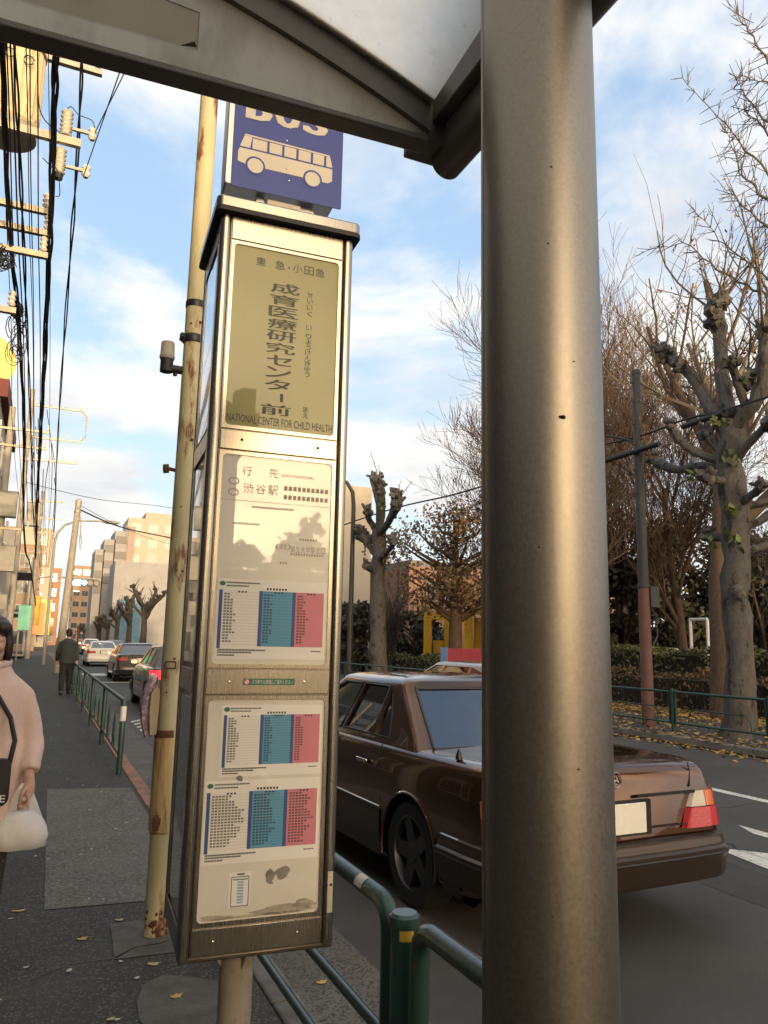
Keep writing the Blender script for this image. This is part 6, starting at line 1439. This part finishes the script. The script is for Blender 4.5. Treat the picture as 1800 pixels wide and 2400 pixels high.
big = [(45, 2137, 3, 'long yellow leaf at the left edge of the pavement, in front of the worn patch', 1.0), (192, 2203, 1, 'yellow leaf on dark asphalt left of the concrete pad', .8), (360, 2262, 0, 'tan leaf in front of the concrete pad by the cabinet', 1.0), (412, 2338, 1, 'golden leaf beside the round patch near the bottom of the picture', .8), (280, 2158, 0, 'tan leaf just behind the concrete pad', .8), (296, 1929, 2, 'whitish leaf on the right part of the worn patch', .9), (271, 1944, 2, 'small whitish leaf near the middle of the worn patch', .8), (210, 1899, 2, 'pale leaf near the back of the worn patch', .8), (753, 2305, 1, 'yellow leaf lying on the concrete gutter under the guard rail', .8)]
for px, py, k, lb, s in big:
    o = bpy.data.objects.new('fallen_leaf', LM[k]); COL.objects.link(o); p = onz(px, py, 0.0 if px < 600 else ROAD_Z + .004); o.location = (p.x, p.y, p.z + .003); o.rotation_euler.z = rl.uniform(-.5, .5); o.scale = (s, s, s); tag(o, lb, 'leaf', 'fallen leaves on the near pavement')
for k in range(46):
    o = bpy.data.objects.new('fallen_leaf', LM[rl.choice((0, 2, 2))]); COL.objects.link(o); x, y = rl.uniform(-.1, .92), 3.3 + 13 * rl.random() ** 1.3
    o.location = (x, y, .006); o.rotation_euler.z = rl.uniform(0, 6.28); s = rl.uniform(.35, .85); o.scale = (s, s, s); tag(o, 'small pale dry leaf among those scattered over the near pavement', 'leaf', 'small dry leaves scattered on the pavement')
# ---- behind the camera, mirrored in panels: end houses and trees added as sun blockers
building('row_house', 'unseen pale house block added behind the bus stop to block the low sun', 'house', (-14, -78, 0), (30, 10, 8.5), m_pale, 4, 3, 8, ())
building('row_house', 'unseen brown apartment house added across the street end to block the low sun', 'house', (12, -84, 0), (23, 10, 8.7), m_brick, 4, 3, 8, ())
for i, (x, y, h, w) in enumerate(((9.5, -70, 9.8, 3.6), (17, -66, 12.0, 5.0), (-1, -74, 8.2, 3.0), (26, -66, 12.0, 5.5), (36, -64, 12.0, 6))):  # treeline mirrored in the panels, raised at the right to keep the sun off
    leafy_tree('street_end_tree', ('sun blocking leafy tree at the street end behind the bus stop, ' + ('over the kerb', 'right of the road', 'left of the road', 'well right of the road', 'furthest right')[i]), (x, y, 0), h, w, 90 + i, m_leafd, 1500, .5, group='trees at the street end', zlo=.15)
building('row_house', 'unseen long low house row added behind the park as part of the sun block', 'house', (60, -70, 0), (40, 10, 10), m_pale, 3, 3, 8, ())
for y_, L_, h_, m_, lb in ((-25, 18, 8.5, m_brick, 'red brick'), (-6, 19, 7.4, m_greyroof, 'dark grey'), (12, 16, 8.6, wallmat('slate cladding', (.07, .065, .06)), 'slate clad'), (29, 17, 7.2, m_creamb, 'cream')):
    building('row_house', lb + ' house of the row along the left pavement beside the bus stop', 'house', (-6.8, y_, 0), (8, L_, h_), m_, 3, 4, 3, ('+x',))
# ================================================================ people
m_skin = mat('skin', (0.50, 0.30, 0.21), 0.5, var=.06, scale=12, subsurf=.15)
m_hair = mat('dark brown hair', (0.030, 0.020, 0.014), 0.45, var=.4, scale=30, stretch=(6, 6, 1))
m_coat = mat('pink beige wool coat', (0.62, 0.455, 0.385), 0.92, var=.10, scale=5, bump=.6, bscale=14)
m_tight = mat('dark patterned tights', (0.035, 0.032, 0.032), .8, dirt=(.25, .24, .23), dscale=70, dlo=.60, dhi=.66)
m_bagb = mat('black nylon', (0.014, 0.014, 0.015), .55, bump=.2, scale=10)
m_plastic = mat('white plastic bag', (0.80, 0.785, 0.76), .35, var=.05, scale=6, bump=.5, bscale=14)
_nt = m_plastic.node_tree; _b = _nt.nodes['Principled BSDF']; _tr = _nt.nodes.new('ShaderNodeBsdfTranslucent'); _tr.inputs[0].default_value = (.8, .77, .72, 1); _mx = _nt.nodes.new('ShaderNodeMixShader'); _mx.inputs[0].default_value = .30
_nt.links.new(_b.outputs[0], _mx.inputs[1]); _nt.links.new(_tr.outputs[0], _mx.inputs[2]); _nt.links.new(_mx.outputs[0], _nt.nodes['Material Output'].inputs[0])
def fuse(b, name, m, parent, voxel, smooth=4):
    """weld overlapping closed shapes into one continuous surface"""
    o = b.build(name, m, parent, smooth=180)
    r = o.modifiers.new('weld', 'REMESH'); r.mode = 'VOXEL'; r.voxel_size = voxel; r.use_smooth_shade = True
    s = o.modifiers.new('relax', 'SMOOTH'); s.iterations = smooth; s.factor = .5
    bpy.context.view_layer.update(); me = bpy.data.meshes.new_from_object(o.evaluated_get(bpy.context.evaluated_depsgraph_get())); o.modifiers.clear(); o.data = me; me.shade_smooth(); return o
def ell(b, c, r, n=16, m=12):
    b.blob(c, 1.0, n, m, 0, 0, r)
def finger(b, p, segs, r):
    pts = [Vector(p)]
    for d in segs: pts.append(pts[-1] + Vector(d))
    b.tube(pts, [r, r, r * .95, r * .82][:len(pts)], 8)
def head(b, hz, s=1.0):
    """skull, jaw, nose, lips, ears around the head centre (0,0,hz), facing -y"""
    ell(b, (0, .012, hz + .015), (.074 * s, .092 * s, .098 * s)); ell(b, (0, -.022, hz - .055), (.056 * s, .062 * s, .062 * s)); ell(b, (0, -.052, hz - .092), (.026, .024, .020))
    b.tube([(0, -.084 * s, hz + .012), (0, -.104 * s, hz - .022), (0, -.088 * s, hz - .034)], [.009, .014, .012], 8)
    for sx in (-1, 1):
        ell(b, (sx * .077 * s, .010, hz - .010), (.011, .022, .032)); ell(b, (sx * .036, -.066, hz - .030), (.022, .020, .022))
    ell(b, (0, -.083, hz - .056), (.020, .010, .007)); ell(b, (0, -.081, hz - .067), (.017, .010, .007))
def face(parent, hz):
    for sx in (-1, 1):
        b = MB(); ell(b, (sx * .030, -.0765, hz + .008), (.0125, .008, .0075)); e = b.build('eye', m_white, parent, smooth=180)
        b = MB(); ell(b, (sx * .030, -.0835, hz + .008), (.0058, .003, .0058)); b.build('iris', m_hair, e, smooth=180)
        b = MB(); b.tube([(sx * .015, -.084, hz + .028), (sx * .032, -.086, hz + .033), (sx * .050, -.074, hz + .028)], [.003, .004, .002], 6); b.build('eyebrow', m_hair, parent, smooth=180)
    b = MB(); b.tube([(-.021, -.084, hz - .061), (0, -.093, hz - .061), (.021, -.084, hz - .061)], [.003, .005, .003], 6); b.build('lips', mat('lips', (.36, .13, .11), .5), parent, smooth=180)
# ---- the woman on the left: local frame faces -y (towards the camera)
WX, WY = -.198, 4.17
WO = thing('person', 'person in a long pink beige coat walking towards the cabinet with a plastic bag', 'person', (WX, WY, 0))
HZ = 1.475
b = MB(); head(b, HZ); b.tube([(0, .012, HZ - .07), (0, .02, HZ - .15), (0, .025, HZ - .22)], [.052, .052, .075], 14)
ell(b, (0, .02, 1.22), (.165, .095, .13)); ell(b, (0, .01, 1.02), (.125, .09, .17)); ell(b, (0, .015, .84), (.16, .11, .13))
for sx in (-1, 1):
    b.tube([(sx * .085, .01, .84), (sx * .09, -.01 if sx > 0 else .03, .47), (sx * .088, .03 if sx > 0 else .07, .08)], [.085, .056, .036], 12)
    b.tube([(sx * .088, .05 if sx > 0 else .09, .05), (sx * .095, -.05 if sx > 0 else 0, .035), (sx * .10, -.13 if sx > 0 else -.08, .025)], [.036, .036, .022], 10)
    # arm: shoulder, elbow, wrist; the arm towards the right of the picture carries the bag
    b.tube([(sx * .135, .02, 1.22), (sx * .200, .025, 1.03), (sx * .212, -.085, .86)], [.036, .036, .026], 12)
# hand of the bag arm (+x): palm hanging down, four curled fingers, thumb on the side
def hand(b, sx, wx, wy, wz):
    b.tube([(wx, wy, wz + .02), (wx + sx * .002, wy - .006, wz - .035), (wx + sx * .002, wy - .010, wz - .075)], [.024, .030, .028], 10)
    for k in range(4):
        dy = -.030 + .019 * k; L = (.040, .045, .042, .033)[k]
        finger(b, (wx + sx * .006, wy - .010 + dy, wz - .072), [(0, 0, -L * .8), (-sx * L * .55, 0, -L * .35), (-sx * L * .45, 0, L * .45)], .0088)
    finger(b, (wx - sx * .010, wy - .036, wz - .030), [(-sx * .014, -.016, -.024), (-sx * .004, -.004, -.028), (-sx * .002, .004, -.016)], .0098)
hand(b, 1, .213, -.095, .845); hand(b, -1, -.213, -.095, .845)
fuse(b, 'body', m_skin, WO, .0062, 3)
face(WO, HZ)
# hair: cap, bun-less bob to the nape with strands
b = MB(); ell(b, (0, .024, HZ + .030), (.086, .098, .096)); ell(b, (0, .055, HZ - .04), (.084, .066, .10))
for sx in (-1, 1): ell(b, (sx * .072, .010, HZ - .03), (.020, .050, .085)); ell(b, (sx * .040, -.050, HZ + .062), (.042, .034, .034))
hr = fuse(b, 'hair', m_hair, WO, .008, 3)
# coat: torso, skirt and sleeves as one garment
b = MB(); rings = []
for z, w, d, y in ((.545, .245, .185, .015), (.56, .25, .19, .015), (.75, .212, .165, .015), (.92, .178, .145, .015), (1.06, .158, .132, .018), (1.20, .164, .126, .02), (1.275, .158, .108, .02), (1.325, .105, .085, .024), (1.372, .083, .075, .022)):
    rings.append([(w * math.copysign(abs(math.cos(a)) ** .85, math.cos(a)) + .004 * math.sin(9 * a) * (1.4 - z), y + d * math.copysign(abs(math.sin(a)) ** .9, math.sin(a)) + (.008 * math.sin(7 * a + z * 3) if z < 1 else 0), z) for a in np.linspace(0, 2 * math.pi, 49)[:-1]])
b.loft(rings)
for sx in (-1, 1): b.tube([(sx * .10, .02, 1.270), (sx * .156, .022, 1.215), (sx * .196, .03, 1.10), (sx * .220, .005, .99), (sx * .215, -.055, .905), (sx * .215, -.075, .875)], [.046, .054, .054, .051, .048, .048], 16)
ct = fuse(b, 'coat', m_coat, WO, .011, 12)
from mathutils import noise as mnoise
for v in ct.data.vertices:
    c = v.co; q = min(1, max(0, (abs(c.x) - .15) / .04)) * min(1, max(0, (c.z - .84) / .05))
    k = lerp(mnoise.noise((c.x * 10, c.y * 10, c.z * 2.2)) * .009, mnoise.noise((c.x * 12, c.y * 12, c.z * 14)) * .005, q) + mnoise.noise((c.x * 20, c.y * 20, c.z * 7 + c.x * 12)) * .0035
    k *= min(1, max(0, (1.33 - c.z) / .1))
    v.co = c + v.normal * k
b = MB(); b.tube([(.075 * math.cos(a), .022 + .07 * math.sin(a), 1.375 + .018 * math.sin(a)) for a in np.linspace(0, 2 * math.pi, 25)], .020, 8, cap=False); b.build('collar', m_coat, ct, smooth=180)
b = MB(); b.tube([(.02, -.126, 1.28), (.035, -.134, 1.10), (.04, -.15, .90), (.045, -.186, .60)], .004, 5); b.build('front_edge', mat('coat shadow seam', (.30, .18, .13), .9), ct, smooth=180)
for z in (1.16, 1.02): b = MB(); b.lathe([(.012, 0), (.012, .004), (.004, .006)], 12, (.01, -.125 - (1.2 - z) * .12, z), Matrix.Rotation(rad(90), 3, 'X')); b.build('button', m_coat, ct)
b = MB()
for sx in (-1, 1): b.tube([(sx * .087, .005, .70), (sx * .09, -.01 if sx > 0 else .03, .47), (sx * .088, .03 if sx > 0 else .07, .09)], [.080, .060, .041], 14)
b.build('tights', m_tight, WO, smooth=180)
for sx in (-1, 1):
    b = MB(); y0 = 0 if sx > 0 else .04
    b.loft([[(sx * .09 + w * math.cos(a), y0 + y_ + l * math.sin(a), z) for a in np.linspace(0, 2 * math.pi, 21)[:-1]] for z, w, l, y_ in ((.0, .045, .12, -.03), (.02, .048, .125, -.03), (.06, .044, .09, -.01), (.10, .045, .05, .035))]); b.build('shoe', m_bagb, WO, smooth=40)
# shoulder bag worn across the coat
SB = thing('shoulder_bag', 'small black shoulder bag with red tab and white lettering worn over the pink coat', 'bag', (WX + .012, WY - .205, .855))
b = MB(); b.prism(rrect(.25, .20, .035, 5), .07, lambda a, q, d: (a, d - .035, q)); b.build('pouch', m_bagb, SB, smooth=40, bevel=.01)
b = MB(); b.prism(rrect(.245, .09, .03, 5, 0, .058), .008, lambda a, q, d: (a, d - .046, q)); b.build('flap', m_bagb, SB, smooth=40)
b = MB(); b.prism(rrect(.05, .030, .008, 3, .055, .045), .003, lambda a, q, d: (a, d - .050, q)); b.build('red_tab', m_red, SB, smooth=None)
tx = text_mb('KFE', .085, .030); tx.xf(Matrix.Translation((.07, -.0375, -.065)) @ Matrix.Rotation(rad(90), 4, 'X')); tx.build('lettering', m_white, SB, smooth=None, norm=False)
b = MB(); b.tube([(.115, .0, .08), (.128, .06, .17), (.10, .09, .27), (.02, .085, .40), (-.09, .10, .46), (-.15, .16, .455), (-.16, .25, .40), (-.165, .33, .2), (-.13, .31, .0), (-.115, .1, .08)], .011, 8); b.build('strap', m_bagb, SB, smooth=180)
# white carrier bag hanging from the hand
PB = thing('plastic_bag', 'full white plastic carrier bag hanging from the hand of the person in the coat', 'bag', (WX + .208, WY - .115, .735))
b = MB(); rings = []
rb = random.Random(3)
for z, w, d in ((-.19, .088, .045), (-.182, .114, .060), (-.135, .124, .068), (-.09, .117, .06), (-.055, .092, .045), (-.025, .060, .028)):
    rings.append([(-.015 + w * math.copysign(abs(math.cos(a)) ** .8, math.cos(a)) * (1 + .045 * math.sin(5 * a + z * 20)), d * math.sin(a) * (1 + .12 * math.sin(6 * a + z * 31)), z + (.012 * math.cos(a) if z < -.2 else 0)) for a in np.linspace(0, 2 * math.pi, 37)[:-1]])
b.loft(rings); b.build('sack', m_plastic, PB, smooth=180)
for sx in (-1, 1):
    b = MB(); b.loft([[(x + w * math.cos(a), y_ + .007 * math.sin(a), z) for a in np.linspace(0, 2 * math.pi, 11)[:-1]] for x, w, y_, z in ((sx * .058 - .012, .036, 0, -.065), (sx * .044 - .010, .022, 0, -.005), (sx * .022 - .010, .014, 0, .065), (sx * .008 - .008, .010, 0, .095))]); b.build('handle', m_plastic, PB, smooth=180)
# ---- pedestrian farther along, seen from behind
p = onz(150, 1628)
PD = thing('person', 'person in dark jacket and trousers walking away along the pavement fence', 'person', (p.x, p.y, 0), rad(178))
b = MB(); head(b, 1.60); b.tube([(0, .01, 1.53), (0, .02, 1.40)], [.055, .08], 12); ell(b, (0, .02, 1.25), (.17, .10, .2)); ell(b, (0, .02, .98), (.15, .11, .15))
for sx in (-1, 1):
    b.tube([(sx * .09, .01, .92), (sx * .09, sx * .06, .5), (sx * .09, sx * .16 + .03, .08)], [.09, .06, .04], 10); b.tube([(sx * .09, sx * .16 + .05, .05), (sx * .095, sx * .16 - .12, .03)], [.04, .025], 8)
    b.tube([(sx * .18, .02, 1.36), (sx * .23, -sx * .02, 1.10), (sx * .24, -sx * .10 - .02, .86)], [.05, .042, .03], 10); hand(b, sx, sx * .24, -sx * .11 - .02, .84)
fuse(b, 'body', m_skin, PD, .008, 3); face(PD, 1.60)
b = MB(); ell(b, (0, .022, 1.635), (.086, .10, .095)); ell(b, (0, .06, 1.57), (.075, .055, .07)); fuse(b, 'hair', m_hair, PD, .009, 3)
m_jack = mat('dark grey green jacket', (.035, .040, .038), .85, var=.15, scale=8); m_trs = mat('charcoal trousers', (.022, .023, .026), .9)
b = MB(); b.loft([[(w * math.cos(a), .02 + d * math.sin(a), z) for a in np.linspace(0, 2 * math.pi, 25)[:-1]] for z, w, d in ((.80, .20, .15), (1.0, .19, .145), (1.25, .21, .14), (1.38, .19, .12), (1.46, .085, .08))])
for sx in (-1, 1): b.tube([(sx * .16, .02, 1.37), (sx * .225, -sx * .01, 1.12), (sx * .24, -sx * .10 - .02, .88)], [.075, .065, .052], 12)
fuse(b, 'jacket', m_jack, PD, .014, 4)
b = MB()
for sx in (-1, 1): b.tube([(sx * .085, .015, .95), (sx * .09, sx * .06, .5), (sx * .09, sx * .16 + .03, .09)], [.105, .078, .062], 12)
fuse(b, 'trousers', m_trs, PD, .014, 3)
for sx in (-1, 1): b = MB(); ell(b, (sx * .092, sx * .16 - .02, .045), (.045, .13, .045)); b.build('shoe', m_bagb, PD, smooth=180)
